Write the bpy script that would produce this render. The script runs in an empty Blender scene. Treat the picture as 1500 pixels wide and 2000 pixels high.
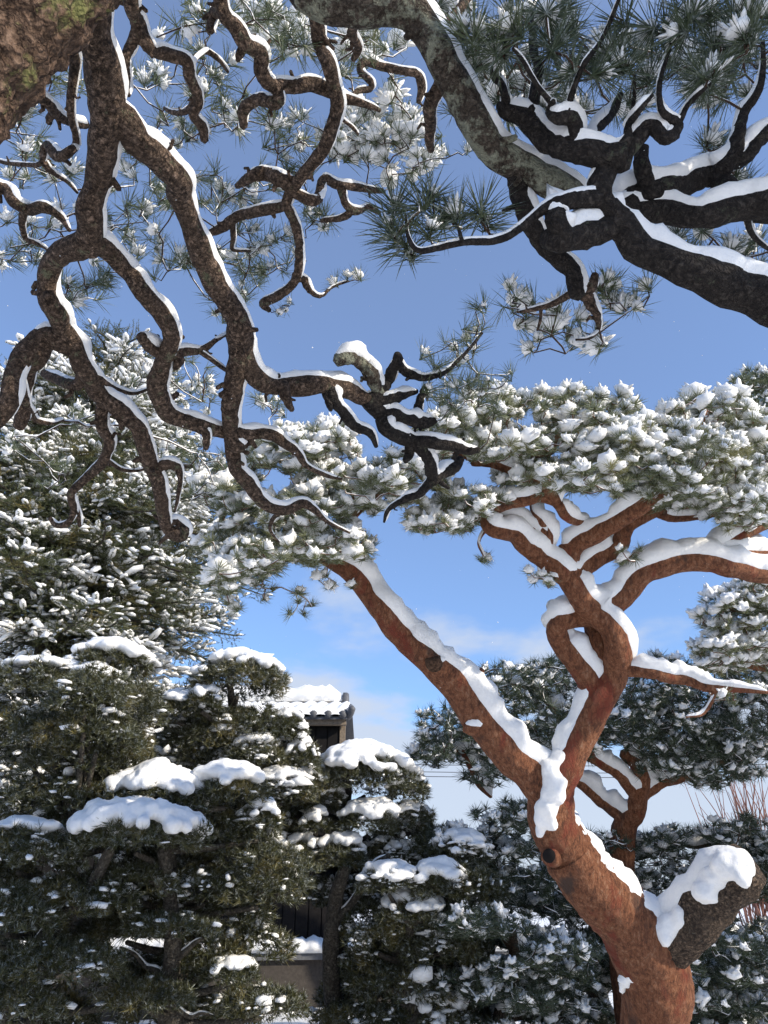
import bpy, bmesh, math, random
import numpy as np
from mathutils import Vector

# ------------------------------------------------------------------ camera, world, sun, exposure
scene = bpy.context.scene
COL = scene.collection
PITCH = math.radians(27.0)
FPX = 1482.0                      # focal length in photo pixels (1500 x 2000)
CAM = np.array([0.0, 0.0, 1.55])
cam_data = bpy.data.cameras.new("camera")
cam_data.sensor_fit = 'VERTICAL'
cam_data.sensor_height = 24.0
cam_data.lens = 24.0 * FPX / 2000.0
cam_data.clip_start = 0.05
cam_data.clip_end = 3000.0
cam = bpy.data.objects.new("camera", cam_data)
cam.location = CAM
cam.rotation_euler = (math.radians(90) + PITCH, 0, 0)
COL.objects.link(cam)
scene.camera = cam

SUN_TO = Vector((0.78, -0.42, 0.48)).normalized()        # direction towards the sun
sun_el = math.asin(SUN_TO.z)
sun_az = math.atan2(SUN_TO.x, SUN_TO.y)
world = bpy.data.worlds.new("World")
scene.world = world
world.use_nodes = True
wt = world.node_tree
for n in list(wt.nodes):
    wt.nodes.remove(n)
wo = wt.nodes.new('ShaderNodeOutputWorld')
bg = wt.nodes.new('ShaderNodeBackground')
bg.inputs['Strength'].default_value = 0.15
sky = wt.nodes.new('ShaderNodeTexSky')
sky.sky_type = 'NISHITA'
sky.sun_disc = False
sky.sun_elevation = sun_el
sky.sun_rotation = sun_az
sky.altitude = 0
sky.air_density = 1.0
sky.dust_density = 0.0
sky.ozone_density = 8.0
# thin cloud banks low over the horizon, drawn on the whole sky by direction
tc = wt.nodes.new('ShaderNodeTexCoord')
sep = wt.nodes.new('ShaderNodeSeparateXYZ')
wt.links.new(tc.outputs['Generated'], sep.inputs[0])
zz = wt.nodes.new('ShaderNodeMath'); zz.operation = 'ADD'; zz.inputs[1].default_value = 0.22
wt.links.new(sep.outputs['Z'], zz.inputs[0])
dv = wt.nodes.new('ShaderNodeVectorMath'); dv.operation = 'DIVIDE'
cz = wt.nodes.new('ShaderNodeCombineXYZ')
for i in range(3):
    wt.links.new(zz.outputs[0], cz.inputs[i])
wt.links.new(tc.outputs['Generated'], dv.inputs[0]); wt.links.new(cz.outputs[0], dv.inputs[1])
cn = wt.nodes.new('ShaderNodeTexNoise'); cn.inputs['Scale'].default_value = 2.1
cn.inputs['Detail'].default_value = 6; cn.inputs['Roughness'].default_value = 0.5
cmap = wt.nodes.new('ShaderNodeMapping'); cmap.inputs['Location'].default_value = (4.1, 1.3, 0.0)
wt.links.new(dv.outputs[0], cmap.inputs[0]); wt.links.new(cmap.outputs[0], cn.inputs['Vector'])
band = wt.nodes.new('ShaderNodeMapRange')            # clouds thin out upwards
band.inputs['From Min'].default_value = 0.05; band.inputs['From Max'].default_value = 0.38
band.inputs['To Min'].default_value = 0.20; band.inputs['To Max'].default_value = -0.24
wt.links.new(sep.outputs['Z'], band.inputs['Value'])
ca = wt.nodes.new('ShaderNodeMath'); ca.operation = 'ADD'
wt.links.new(cn.outputs['Fac'], ca.inputs[0]); wt.links.new(band.outputs[0], ca.inputs[1])
cf = wt.nodes.new('ShaderNodeMapRange'); cf.interpolation_type = 'SMOOTHSTEP'
cf.inputs['From Min'].default_value = 0.38; cf.inputs['From Max'].default_value = 0.55
cf.inputs['To Min'].default_value = 0.20; cf.inputs['To Max'].default_value = 0.92
wt.links.new(ca.outputs[0], cf.inputs['Value'])
cm = wt.nodes.new('ShaderNodeMix'); cm.data_type = 'RGBA'
wt.links.new(cf.outputs[0], cm.inputs['Factor'])
wt.links.new(sky.outputs[0], cm.inputs['A']); cm.inputs['B'].default_value = (2.6, 2.9, 3.45, 1)
wt.links.new(cm.outputs['Result'], bg.inputs['Color'])
wt.links.new(bg.outputs[0], wo.inputs[0])

sl = bpy.data.lights.new("sun", 'SUN')
sl.energy = 3.4
sl.angle = math.radians(0.53)
sl.color = (1.0, 0.92, 0.79)
so = bpy.data.objects.new("sun", sl)
so.rotation_euler = SUN_TO.to_track_quat('Z', 'Y').to_euler()
so.location = (0, 0, 30)
COL.objects.link(so)

scene.view_settings.view_transform = 'Standard'
scene.view_settings.look = 'None'
scene.view_settings.gamma = 1.0
scene.view_settings.exposure = 0.72
scene.view_settings.use_curve_mapping = False
scene.render.engine = 'CYCLES'
scene.cycles.max_bounces = 6
scene.cycles.diffuse_bounces = 4
scene.cycles.glossy_bounces = 2
scene.cycles.transmission_bounces = 2
scene.cycles.use_denoising = True

# ------------------------------------------------------------------ helpers
RNG = np.random.default_rng(7)
cp, sp = math.cos(PITCH), math.sin(PITCH)
FWD = np.array([0, cp, sp]); RIGHT = np.array([1.0, 0, 0]); UPV = np.array([0, -sp, cp])


def P(px, py, d):
    """A point that the photo shows at pixel (px, py), d metres in front of the camera."""
    return CAM + d * (FWD + RIGHT * (px - 750.0) / FPX + UPV * (1000.0 - py) / FPX)


def to_px(p):
    v = np.asarray(p) - CAM
    d = v @ FWD
    return 750 + FPX * (v @ RIGHT) / d, 1000 - FPX * (v @ UPV) / d, d


def _hash(ix, iy, iz):
    h = (ix * 374761393 + iy * 668265263 + iz * 2147483647 + 1274126177) & 0xFFFFFFFF
    h = ((h ^ (h >> 13)) * 1103515245) & 0xFFFFFFFF
    h = ((h ^ (h >> 16)) * 2246822519) & 0xFFFFFFFF
    return ((h ^ (h >> 15)) & 0xFFFF) / 32767.5 - 1.0


def vnoise(p, f=1.0, seed=0):
    """smooth value noise in -1..1 for an (n,3) array"""
    q = np.asarray(p, float) * f + seed * 17.31 + 1000.0
    i = np.floor(q).astype(np.int64); t = q - i
    t = t * t * (3 - 2 * t)
    r = 0
    for dx in (0, 1):
        wx = t[..., 0] if dx else 1 - t[..., 0]
        for dy in (0, 1):
            wy = t[..., 1] if dy else 1 - t[..., 1]
            for dz in (0, 1):
                wz = t[..., 2] if dz else 1 - t[..., 2]
                r = r + wx * wy * wz * _hash(i[..., 0] + dx, i[..., 1] + dy, i[..., 2] + dz)
    return r


def new_mesh(name, V, faces, smooth=True):
    """faces: list of (n,3) / (n,4) index arrays"""
    me = bpy.data.meshes.new(name)
    V = np.ascontiguousarray(V, dtype=np.float32)
    me.vertices.add(len(V)); me.vertices.foreach_set('co', V.ravel())
    faces = [np.asarray(f, dtype=np.int32) for f in faces if len(f)]
    idx = np.concatenate([f.ravel() for f in faces]).astype(np.int32)
    tot = np.concatenate([np.full(len(f), f.shape[1], np.int32) for f in faces])
    start = np.concatenate([[0], np.cumsum(tot)[:-1]]).astype(np.int32)
    me.loops.add(len(idx)); me.loops.foreach_set('vertex_index', idx)
    me.polygons.add(len(tot)); me.polygons.foreach_set('loop_start', start)
    me.polygons.foreach_set('loop_total', tot)
    me.polygons.foreach_set('use_smooth', np.full(len(tot), smooth, dtype=bool))
    me.update(calc_edges=True)
    return me


class Geo:
    """collects pieces of one mesh"""
    def __init__(self):
        self.V = []; self.F = []; self.n = 0

    def add(self, V, faces):
        self.V.append(V)
        for f in faces:
            self.F.append(np.asarray(f) + self.n)
        self.n += len(V)

    def mesh(self, name, smooth=True):
        return new_mesh(name, np.concatenate(self.V), self.F, smooth)


def link(name, me, m, parent=None, kind=None):
    o = bpy.data.objects.new(name, me)
    if m is not None and not me.materials:
        me.materials.append(m)
    COL.objects.link(o)
    o.parent = parent
    if parent is not None:
        o.matrix_parent_inverse.identity()
        o.location = -Vector(origin_of(parent))
    if kind:
        o['kind'] = kind
    return o


def origin_of(o):
    v = Vector((0, 0, 0))
    while o is not None:
        v += o.location
        o = o.parent
    return v


def thing(name, label, cat, loc, group=None):
    o = bpy.data.objects.new(name, None)
    o.empty_display_size = 0.2
    o.location = loc
    COL.objects.link(o)
    o['label'] = label; o['category'] = cat
    if group:
        o['group'] = group
    return o


def structure(name, me, m):
    o = link(name, me, m)
    o['kind'] = 'structure'
    return o


def catmull(K, step):
    """K: (n,k) control rows (xyz + extras); resampled about every `step` metres"""
    K = np.asarray(K, float)
    if len(K) == 2:
        K = np.vstack([K[0], (K[0] + K[1]) / 2, K[1]])
    E = np.vstack([2 * K[0] - K[1], K, 2 * K[-1] - K[-2]])
    out = []
    for i in range(len(K) - 1):
        p0, p1, p2, p3 = E[i], E[i + 1], E[i + 2], E[i + 3]
        L = np.linalg.norm(p2[:3] - p1[:3])
        n = max(2, int(math.ceil(L / step)))
        t = np.linspace(0, 1, n, endpoint=False)[:, None]
        out.append(0.5 * ((2 * p1) + (-p0 + p2) * t + (2 * p0 - 5 * p1 + 4 * p2 - p3) * t ** 2
                          + (-p0 + 3 * p1 - 3 * p2 + p3) * t ** 3))
    out.append(K[-1][None])
    r = np.vstack(out)
    return r


def tangents(C):
    T = np.gradient(C, axis=0)
    return T / (np.linalg.norm(T, axis=1, keepdims=True) + 1e-9)


def frame(C):
    T = tangents(C)
    a = np.array([0, 0, 1.0]) if abs(T[0][2]) < 0.9 else np.array([1.0, 0, 0])
    N = np.zeros_like(C)
    n = np.cross(T[0], a); n /= np.linalg.norm(n)
    for i in range(len(C)):
        n = n - T[i] * (n @ T[i]); n /= np.linalg.norm(n) + 1e-9
        N[i] = n
    return T, N, np.cross(T, N)


def ring_faces(n, m, close=True, base=0):
    i = np.arange(n - 1)[:, None] * m
    j = np.arange(m if close else m - 1)[None, :]
    j2 = (j + 1) % m
    return (np.stack([i + j, i + j2, i + m + j2, i + m + j], -1).reshape(-1, 4)) + base


def tube(C, R, m=12, rough=0.06, seed=0, cap='round', fine=None):
    """knobbly tapering tube round the centre line C with radii R"""
    T, N, B = frame(C)
    a = np.linspace(0, 2 * math.pi, m, endpoint=False)
    dirs = N[:, None, :] * np.cos(a)[None, :, None] + B[:, None, :] * np.sin(a)[None, :, None]
    rr = np.repeat(R[:, None], m, 1)
    if rough:
        rm = max(float(np.mean(R)), 1e-4)
        p = C[:, None, :] + dirs * R[:, None, None]
        k = 1 + rough * 1.3 * vnoise(p, 0.8 / rm, seed) + rough * 0.8 * vnoise(p, 2.3 / rm, seed + 3)
        if fine:
            k = k + fine * np.abs(vnoise(p, 6.0 / rm, seed + 5)) + fine * .7 * np.abs(vnoise(p, 13.0 / rm, seed + 6)) - fine * 0.6
        rr = rr * k
    V = (C[:, None, :] + dirs * rr[..., None]).reshape(-1, 3)
    F = [ring_faces(len(C), m)]
    n = len(V)
    tip = C[-1] + T[-1] * R[-1] * (0.7 if cap == 'round' else 0.03)
    bot = C[0] - T[0] * R[0] * 0.3
    V = np.vstack([V, tip, bot])
    j = np.arange(m); b = (len(C) - 1) * m
    F.append(np.stack([b + j, b + (j + 1) % m, np.full(m, n)], -1))
    F.append(np.stack([(j + 1) % m, j, np.full(m, n + 1)], -1))
    return V, F


def snow_strip(C, R, amount, up, seed=0, m=9, width=1.0, breaks=0.35):
    """the snow that lies along the upper side of a branch: amount = depth in metres"""
    T = tangents(C)
    up = np.asarray(up, float) / np.linalg.norm(up)
    n = up[None] - T * (T @ up)[:, None]
    h = np.linalg.norm(n, axis=1)
    n = n / (h[:, None] + 1e-6)
    for _ in range(2):
        n[1:-1] = (n[:-2] + n[1:-1] + n[2:]) / 3
    n = n / (np.linalg.norm(n, axis=1, keepdims=True) + 1e-6)
    s = np.cross(T, n)
    noise = vnoise(C, 7.0, seed) * 0.6 + vnoise(C, 20.0, seed + 1) * 0.4
    th = amount * np.clip((h - 0.12) / 0.5, 0, 1) * np.clip(0.85 + breaks + noise * 0.9 - 0.25 * breaks, 0, 1.6)
    th = th * np.clip(R / 0.035, 0.35, 1)
    e = np.minimum(np.arange(len(C)), np.arange(len(C))[::-1]) / 3.0
    th = th * np.clip(e, 0, 1)
    a = np.linspace(-1, 1, m)
    ang = a * math.radians(84) * width
    wob = 0.85 + 0.25 * vnoise(C, 14.0, seed + 2)
    prof = np.clip(np.cos(a * math.pi / 2), 0, 1) ** 0.55
    q = C[:, None, :] + 0 * s[:, None, :]
    rad = R[:, None] * 0.86 + (th * wob)[:, None] * prof[None] + np.minimum(th * 0.5, R * 0.16)[:, None] * np.clip(prof[None] * 2.5, 0, 1)
    dr = n[:, None, :] * np.cos(ang)[None, :, None] + s[:, None, :] * np.sin(ang)[None, :, None]
    V = C[:, None, :] + dr * rad[..., None]
    lump = vnoise(V, 26.0, seed + 4) * 0.16 + vnoise(V, 60.0, seed + 6) * 0.08
    V = V + n[:, None, :] * (th[:, None] * lump * (prof[None] > 0.2))[..., None]
    return V.reshape(-1, 3), [ring_faces(len(C), m, close=False)]


def icosphere(sub):
    bm = bmesh.new(); bmesh.ops.create_icosphere(bm, subdivisions=sub, radius=1.0)
    V = np.array([v.co[:] for v in bm.verts]); F = np.array([[v.index for v in f.verts] for f in bm.faces])
    bm.free()
    return V, F


def rot_to(dirs, spin):
    """(n,3,3) rotations that take +Z to dirs with a spin"""
    d = dirs / np.linalg.norm(dirs, axis=1, keepdims=True)
    a = np.where(np.abs(d[:, 2:3]) < 0.95, np.array([[0, 0, 1.0]]), np.array([[1.0, 0, 0]]))
    x = np.cross(a, d); x /= np.linalg.norm(x, axis=1, keepdims=True)
    y = np.cross(d, x)
    c, s = np.cos(spin)[:, None], np.sin(spin)[:, None]
    return np.stack([x * c + y * s, -x * s + y * c, d], -1)


def scatter(variants, pos, R, scale, pick):
    """joins copies of small meshes: variants = list of (V, F)"""
    g = Geo()
    for k, (V, F) in enumerate(variants):
        sel = np.where(pick == k)[0]
        if not len(sel):
            continue
        W = np.einsum('nij,vj->nvi', R[sel], V) * scale[sel].reshape(-1, 1, 1 if scale.ndim == 1 else 3) + pos[sel][:, None, :]
        off = (np.arange(len(sel)) * len(V))[:, None, None]
        g.add(W.reshape(-1, 3), [(f[None] + off).reshape(-1, f.shape[1]) for f in F])
    return g


# ------------------------------------------------------------------ materials
def mat(name, rough=0.8, spec=0.3):
    m = bpy.data.materials.new(name)
    m.use_nodes = True
    nt = m.node_tree
    b = nt.nodes['Principled BSDF']
    b.inputs['Roughness'].default_value = rough
    b.inputs['Specular IOR Level'].default_value = spec
    return m, nt, b


def N(nt, typ, **kw):
    n = nt.nodes.new(typ)
    for k, v in kw.items():
        if k in n.inputs:
            n.inputs[k].default_value = v
        else:
            setattr(n, k, v)
    return n


def ramp(nt, src, stops):
    r = nt.nodes.new('ShaderNodeValToRGB')
    e = r.color_ramp.elements
    while len(e) > 1:
        e.remove(e[-1])
    e[0].position = stops[0][0]; e[0].color = (*stops[0][1], 1)
    for p, c in stops[1:]:
        x = e.new(p); x.color = (*c, 1)
    nt.links.new(src, r.inputs[0])
    return r


def mixc(nt, fac, a, b):
    m = nt.nodes.new('ShaderNodeMix'); m.data_type = 'RGBA'
    for s, k in ((fac, 'Factor'), (a, 'A'), (b, 'B')):
        if hasattr(s, 'is_linked') or hasattr(s, 'links'):
            nt.links.new(s, m.inputs[k])
        else:
            m.inputs[k].default_value = s if k == 'Factor' else (*s, 1)
    return m.outputs['Result']


def bump(nt, b, height, strength, dist):
    n = N(nt, 'ShaderNodeBump', Strength=strength, Distance=dist)
    nt.links.new(height, n.inputs['Height'])
    nt.links.new(n.outputs[0], b.inputs['Normal'])
    return n


def bark(name, dark, mid, light, plate=26.0, lichen=None, lich_amt=0.5, dist=0.012, rough=0.9):
    m, nt, b = mat(name, rough, 0.2)
    geo = N(nt, 'ShaderNodeNewGeometry')
    warp = N(nt, 'ShaderNodeTexNoise', Scale=plate * 0.9, Detail=4.0)
    nt.links.new(geo.outputs['Position'], warp.inputs['Vector'])
    add = N(nt, 'ShaderNodeMixRGB', blend_type='ADD'); add.inputs[0].default_value = 0.16 * 26.0 / plate
    nt.links.new(geo.outputs['Position'], add.inputs[1]); nt.links.new(warp.outputs['Color'], add.inputs[2])
    vor = N(nt, 'ShaderNodeTexVoronoi', feature='DISTANCE_TO_EDGE', Scale=plate)
    nt.links.new(add.outputs[0], vor.inputs['Vector'])
    cell = N(nt, 'ShaderNodeTexVoronoi', Scale=plate)
    nt.links.new(add.outputs[0], cell.inputs['Vector'])
    fine = N(nt, 'ShaderNodeTexNoise', Scale=plate * 2.2, Detail=8.0, Roughness=0.75)
    nt.links.new(geo.outputs['Position'], fine.inputs['Vector'])
    big = N(nt, 'ShaderNodeTexNoise', Scale=plate * 0.22, Detail=4.0)
    nt.links.new(geo.outputs['Position'], big.inputs['Vector'])
    edge = N(nt, 'ShaderNodeMapRange'); edge.inputs['From Max'].default_value = 0.30; edge.inputs['To Min'].default_value = 0.35
    nt.links.new(vor.outputs['Distance'], edge.inputs['Value'])
    tone = ramp(nt, fine.outputs['Fac'], [(0.41, dark), (0.5, mid), (0.62, light)]).outputs[0]
    bigf = N(nt, 'ShaderNodeMapRange'); bigf.inputs['From Min'].default_value = 0.45; bigf.inputs['From Max'].default_value = 0.7; bigf.inputs['To Max'].default_value = 0.5
    nt.links.new(big.outputs['Fac'], bigf.inputs['Value'])
    tone2 = mixc(nt, bigf.outputs[0], tone, mid)
    col = mixc(nt, edge.outputs[0], dark, tone2)
    if lichen:
        ln = N(nt, 'ShaderNodeTexNoise', Scale=plate * 0.45, Detail=7.0, Roughness=0.75)
        nt.links.new(geo.outputs['Position'], ln.inputs['Vector'])
        lf = N(nt, 'ShaderNodeMapRange')
        lf.inputs['From Min'].default_value = 0.66 - 0.25 * lich_amt
        lf.inputs['From Max'].default_value = 0.74 - 0.25 * lich_amt
        nt.links.new(ln.outputs['Fac'], lf.inputs['Value'])
        lc = ramp(nt, fine.outputs['Fac'], [(0.35, tuple(c * 0.5 for c in lichen)), (0.65, lichen)]).outputs[0]
        col = mixc(nt, lf.outputs[0], col, lc)
    nt.links.new(col, b.inputs['Base Color'])
    h = N(nt, 'ShaderNodeMath', operation='MULTIPLY_ADD')
    nt.links.new(fine.outputs['Fac'], h.inputs[0]); h.inputs[1].default_value = 0.6
    nt.links.new(edge.outputs[0], h.inputs[2])
    bump(nt, b, h.outputs[0], 0.9, dist)
    return m


M_BARK = bark('pine_bark', (0.022, 0.015, 0.011), (0.115, 0.077, 0.053), (0.30, 0.21, 0.155), 30.0,
              (0.20, 0.20, 0.12), 0.28)
M_BARK_TRUNK = bark('old_pine_bark', (0.03, 0.018, 0.012), (0.17, 0.105, 0.07), (0.30, 0.20, 0.14), 13.0,
                    (0.24, 0.24, 0.09), 0.42, 0.03)
M_BARK_LICHEN = bark('lichen_bark', (0.025, 0.018, 0.013), (0.09, 0.07, 0.052), (0.17, 0.14, 0.11), 26.0,
                     (0.33, 0.33, 0.24), 0.75, 0.016)
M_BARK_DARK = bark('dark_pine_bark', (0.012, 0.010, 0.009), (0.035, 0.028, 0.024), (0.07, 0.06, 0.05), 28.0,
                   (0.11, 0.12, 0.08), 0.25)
M_BARK_GREY = bark('grey_bark', (0.03, 0.025, 0.02), (0.10, 0.085, 0.065), (0.18, 0.16, 0.13), 18.0,
                   (0.15, 0.15, 0.11), 0.15)

M_BARK_STUB = bark('stub_bark', (0.025, 0.018, 0.014), (0.11, 0.078, 0.054), (0.27, 0.19, 0.13), 20.0, (0.2, 0.2, 0.16), 0.2, 0.02)


def red_bark(name):
    m, nt, b = mat(name, 0.75, 0.3)
    geo = N(nt, 'ShaderNodeNewGeometry')
    mp = N(nt, 'ShaderNodeMapping'); mp.inputs['Scale'].default_value = (1, 1, 0.42)
    nt.links.new(geo.outputs['Position'], mp.inputs['Vector'])
    big = N(nt, 'ShaderNodeTexNoise', Scale=4.5, Detail=5.0, Roughness=0.6)
    med = N(nt, 'ShaderNodeTexNoise', Scale=34.0, Detail=9.0, Roughness=0.8)
    fine = N(nt, 'ShaderNodeTexNoise', Scale=130.0, Detail=5.0, Roughness=0.7)
    vor = N(nt, 'ShaderNodeTexVoronoi', feature='DISTANCE_TO_EDGE', Scale=34.0)
    for t in (big, med, fine, vor):
        nt.links.new(mp.outputs[0], t.inputs['Vector'])
    c1 = ramp(nt, med.outputs['Fac'], [(0.38, (0.055, 0.026, 0.016)), (0.46, (0.25, 0.09, 0.042)),
                                        (0.54, (0.44, 0.175, 0.08)), (0.64, (0.58, 0.34, 0.21))]).outputs[0]
    c2 = ramp(nt, fine.outputs['Fac'], [(0.3, (0.13, 0.055, 0.03)), (0.6, (0.44, 0.17, 0.075))]).outputs[0]
    c = mixc(nt, 0.25, c1, c2)
    rf = N(nt, 'ShaderNodeMapRange'); rf.inputs['From Min'].default_value = 0.58; rf.inputs['From Max'].default_value = 0.66
    nt.links.new(big.outputs['Fac'], rf.inputs['Value'])
    c = mixc(nt, rf.outputs[0], c, (0.30, 0.068, 0.034))          # fresh red patches where plates fell off
    gf = N(nt, 'ShaderNodeMapRange'); gf.inputs['From Min'].default_value = 0.40; gf.inputs['From Max'].default_value = 0.30
    nt.links.new(big.outputs['Fac'], gf.inputs['Value'])
    c = mixc(nt, gf.outputs[0], c, (0.12, 0.07, 0.05))             # old grey-brown scales
    ed = N(nt, 'ShaderNodeMapRange'); ed.inputs['From Max'].default_value = 0.06
    nt.links.new(vor.outputs['Distance'], ed.inputs['Value'])
    ed.inputs['To Min'].default_value = 0.45
    c = mixc(nt, ed.outputs[0], (0.10, 0.04, 0.022), c)
    nt.links.new(c, b.inputs['Base Color'])
    h = N(nt, 'ShaderNodeMath', operation='MULTIPLY_ADD')
    nt.links.new(med.outputs['Fac'], h.inputs[0]); h.inputs[1].default_value = 1.6
    nt.links.new(fine.outputs['Fac'], h.inputs[2])
    bump(nt, b, h.outputs[0], 1.0, 0.035)
    return m


M_RED = red_bark('red_pine_bark')


def cut_wood():
    m, nt, b = mat('cut_wood', 0.9, 0.1)
    geo = N(nt, 'ShaderNodeNewGeometry')
    n = N(nt, 'ShaderNodeTexNoise', Scale=60.0, Detail=6.0)
    nt.links.new(geo.outputs['Position'], n.inputs['Vector'])
    nt.links.new(ramp(nt, n.outputs['Fac'], [(0.3, (0.02, 0.012, 0.008)), (0.7, (0.12, 0.07, 0.045))]).outputs[0], b.inputs['Base Color'])
    bump(nt, b, n.outputs['Fac'], 0.8, 0.01)
    return m


M_CUT = cut_wood()


def snow_mat():
    m, nt, b = mat('snow', 0.55, 0.25)
    geo = N(nt, 'ShaderNodeNewGeometry')
    n1 = N(nt, 'ShaderNodeTexNoise', Scale=45.0, Detail=5.0, Roughness=0.65)
    n2 = N(nt, 'ShaderNodeTexNoise', Scale=400.0, Detail=2.0)
    for t in (n1, n2):
        nt.links.new(geo.outputs['Position'], t.inputs['Vector'])
    nt.links.new(ramp(nt, n1.outputs['Fac'], [(0.3, (0.87, 0.86, 0.84)), (0.6, (0.94, 0.925, 0.89))]).outputs[0], b.inputs['Base Color'])
    h = N(nt, 'ShaderNodeMath', operation='MULTIPLY_ADD')
    nt.links.new(n2.outputs['Fac'], h.inputs[0]); h.inputs[1].default_value = 0.25
    nt.links.new(n1.outputs['Fac'], h.inputs[2])
    bump(nt, b, h.outputs[0], 0.45, 0.02)
    return m


M_SNOW = snow_mat()


def needle_mat(name, c1, c2, c3, frost, trans=0.25, fs=120.0):
    m, nt, b = mat(name, 0.5, 0.35)
    geo = N(nt, 'ShaderNodeNewGeometry')
    n1 = N(nt, 'ShaderNodeTexNoise', Scale=3.0, Detail=2.0)
    n2 = N(nt, 'ShaderNodeTexNoise', Scale=120.0, Detail=2.0)
    n3 = N(nt, 'ShaderNodeTexNoise', Scale=fs, Detail=4.0, Roughness=0.7)
    for t in (n1, n2, n3):
        nt.links.new(geo.outputs['Position'], t.inputs['Vector'])
    c = mixc(nt, n2.outputs['Fac'], c1, c2)
    yf = N(nt, 'ShaderNodeMapRange'); yf.inputs['From Min'].default_value = 0.55; yf.inputs['From Max'].default_value = 0.75
    nt.links.new(n1.outputs['Fac'], yf.inputs['Value'])
    c = mixc(nt, yf.outputs[0], c, c3)
    ff = N(nt, 'ShaderNodeMapRange'); ff.inputs['From Min'].default_value = 0.52; ff.inputs['From Max'].default_value = 0.68
    ff.inputs['To Max'].default_value = frost
    nt.links.new(n3.outputs['Fac'], ff.inputs['Value'])
    c = mixc(nt, ff.outputs[0], c, (0.72, 0.76, 0.74))            # rime on the needles
    nt.links.new(c, b.inputs['Base Color'])
    tr = N(nt, 'ShaderNodeBsdfTranslucent')
    nt.links.new(c, tr.inputs['Color'])
    mx = N(nt, 'ShaderNodeMixShader'); mx.inputs[0].default_value = trans
    nt.links.new(b.outputs[0], mx.inputs[1]); nt.links.new(tr.outputs[0], mx.inputs[2])
    out = nt.nodes['Material Output']
    nt.links.new(mx.outputs[0], out.inputs['Surface'])
    return m


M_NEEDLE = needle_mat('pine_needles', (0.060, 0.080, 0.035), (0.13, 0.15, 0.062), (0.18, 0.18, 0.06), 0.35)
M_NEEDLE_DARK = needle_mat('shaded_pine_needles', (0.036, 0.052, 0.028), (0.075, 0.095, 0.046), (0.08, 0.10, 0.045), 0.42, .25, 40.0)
M_NEEDLE_RED = needle_mat('red_pine_needles', (0.085, 0.10, 0.040), (0.19, 0.205, 0.08), (0.27, 0.25, 0.09), 0.75)
M_FIR = needle_mat('fir_needles', (0.036, 0.046, 0.014), (0.105, 0.118, 0.030), (0.24, 0.18, 0.04), 0.4, 0.25)
M_YEW = needle_mat('clipped_needles', (0.030, 0.032, 0.012), (0.085, 0.085, 0.028), (0.20, 0.16, 0.05), 0.55, 0.15, 24.0)
M_TWIG = bark('twig_bark', (0.035, 0.022, 0.016), (0.10, 0.06, 0.04), (0.18, 0.11, 0.075), 60.0, None, 0, 0.004)
M_TWIG_RED = bark('red_twig_bark', (0.09, 0.04, 0.025), (0.22, 0.10, 0.055), (0.34, 0.17, 0.10), 60.0, None, 0, 0.004)


def plain(name, c, rough=0.8, var=0.25, scale=20.0):
    m, nt, b = mat(name, rough, 0.3)
    geo = N(nt, 'ShaderNodeNewGeometry')
    n = N(nt, 'ShaderNodeTexNoise', Scale=scale, Detail=6.0, Roughness=0.65)
    nt.links.new(geo.outputs['Position'], n.inputs['Vector'])
    nt.links.new(ramp(nt, n.outputs['Fac'], [(0.3, tuple(x * (1 - var) for x in c)), (0.7, tuple(min(1, x * (1 + var)) for x in c))]).outputs[0],
                 b.inputs['Base Color'])
    bump(nt, b, n.outputs['Fac'], 0.3, 0.01)
    return m


M_TILE = plain('roof_tile', (0.11, 0.11, 0.115), 0.6)
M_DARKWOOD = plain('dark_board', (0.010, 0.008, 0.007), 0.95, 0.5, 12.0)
M_EDGEWOOD = plain('weathered_board', (0.22, 0.17, 0.12), 0.85, 0.4, 30.0)
M_PLASTER = plain('garden_wall_plaster', (0.06, 0.05, 0.042), 0.9)
M_WIRE = plain('wire_rubber', (0.05, 0.05, 0.055), 0.6)
M_REDWALL = plain('red_painted_board', (0.35, 0.075, 0.04), 0.8)
M_SHRUB = plain('red_twigs', (0.26, 0.13, 0.10), 0.9)

# ------------------------------------------------------------------ small repeated shapes
def needle_quads(base, d, L, w, roll, curve=0.0):
    """base,d,(n,3): n needles as narrow tapering blades"""
    a = np.where(np.abs(d[:, 2:3]) < 0.9, np.array([[0, 0, 1.0]]), np.array([[1.0, 0, 0]]))
    x = np.cross(d, a); x /= np.linalg.norm(x, axis=1, keepdims=True)
    y = np.cross(d, x)
    s = x * np.cos(roll)[:, None] + y * np.sin(roll)[:, None]
    L = L[:, None]
    bend = np.array([[0, 0, -1.0]]) * curve * L
    V = np.stack([base - s * w / 2, base + s * w / 2,
                  base + d * L * 0.6 + s * w / 2 + bend * 0.25, base + d * L * 0.6 - s * w / 2 + bend * 0.25,
                  base + d * L + bend], 1)
    o = (np.arange(len(d)) * 5)[:, None]
    q = np.array([[0, 1, 2, 3]]) + o
    t = np.array([[3, 2, 4]]) + o
    return V.reshape(-1, 3), [q, t]


def needle_tris(base, d, L, w, roll):
    """the same as one narrow triangle each, for foliage further off"""
    a = np.where(np.abs(d[:, 2:3]) < 0.9, np.array([[0, 0, 1.0]]), np.array([[1.0, 0, 0]]))
    x = np.cross(d, a); x /= np.linalg.norm(x, axis=1, keepdims=True)
    y = np.cross(d, x)
    s = x * np.cos(roll)[:, None] + y * np.sin(roll)[:, None]
    V = np.stack([base - s * w * .65, base + s * w * .65, base + d * L[:, None]], 1)
    return V.reshape(-1, 3), [np.arange(len(d) * 3).reshape(-1, 3)]


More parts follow.
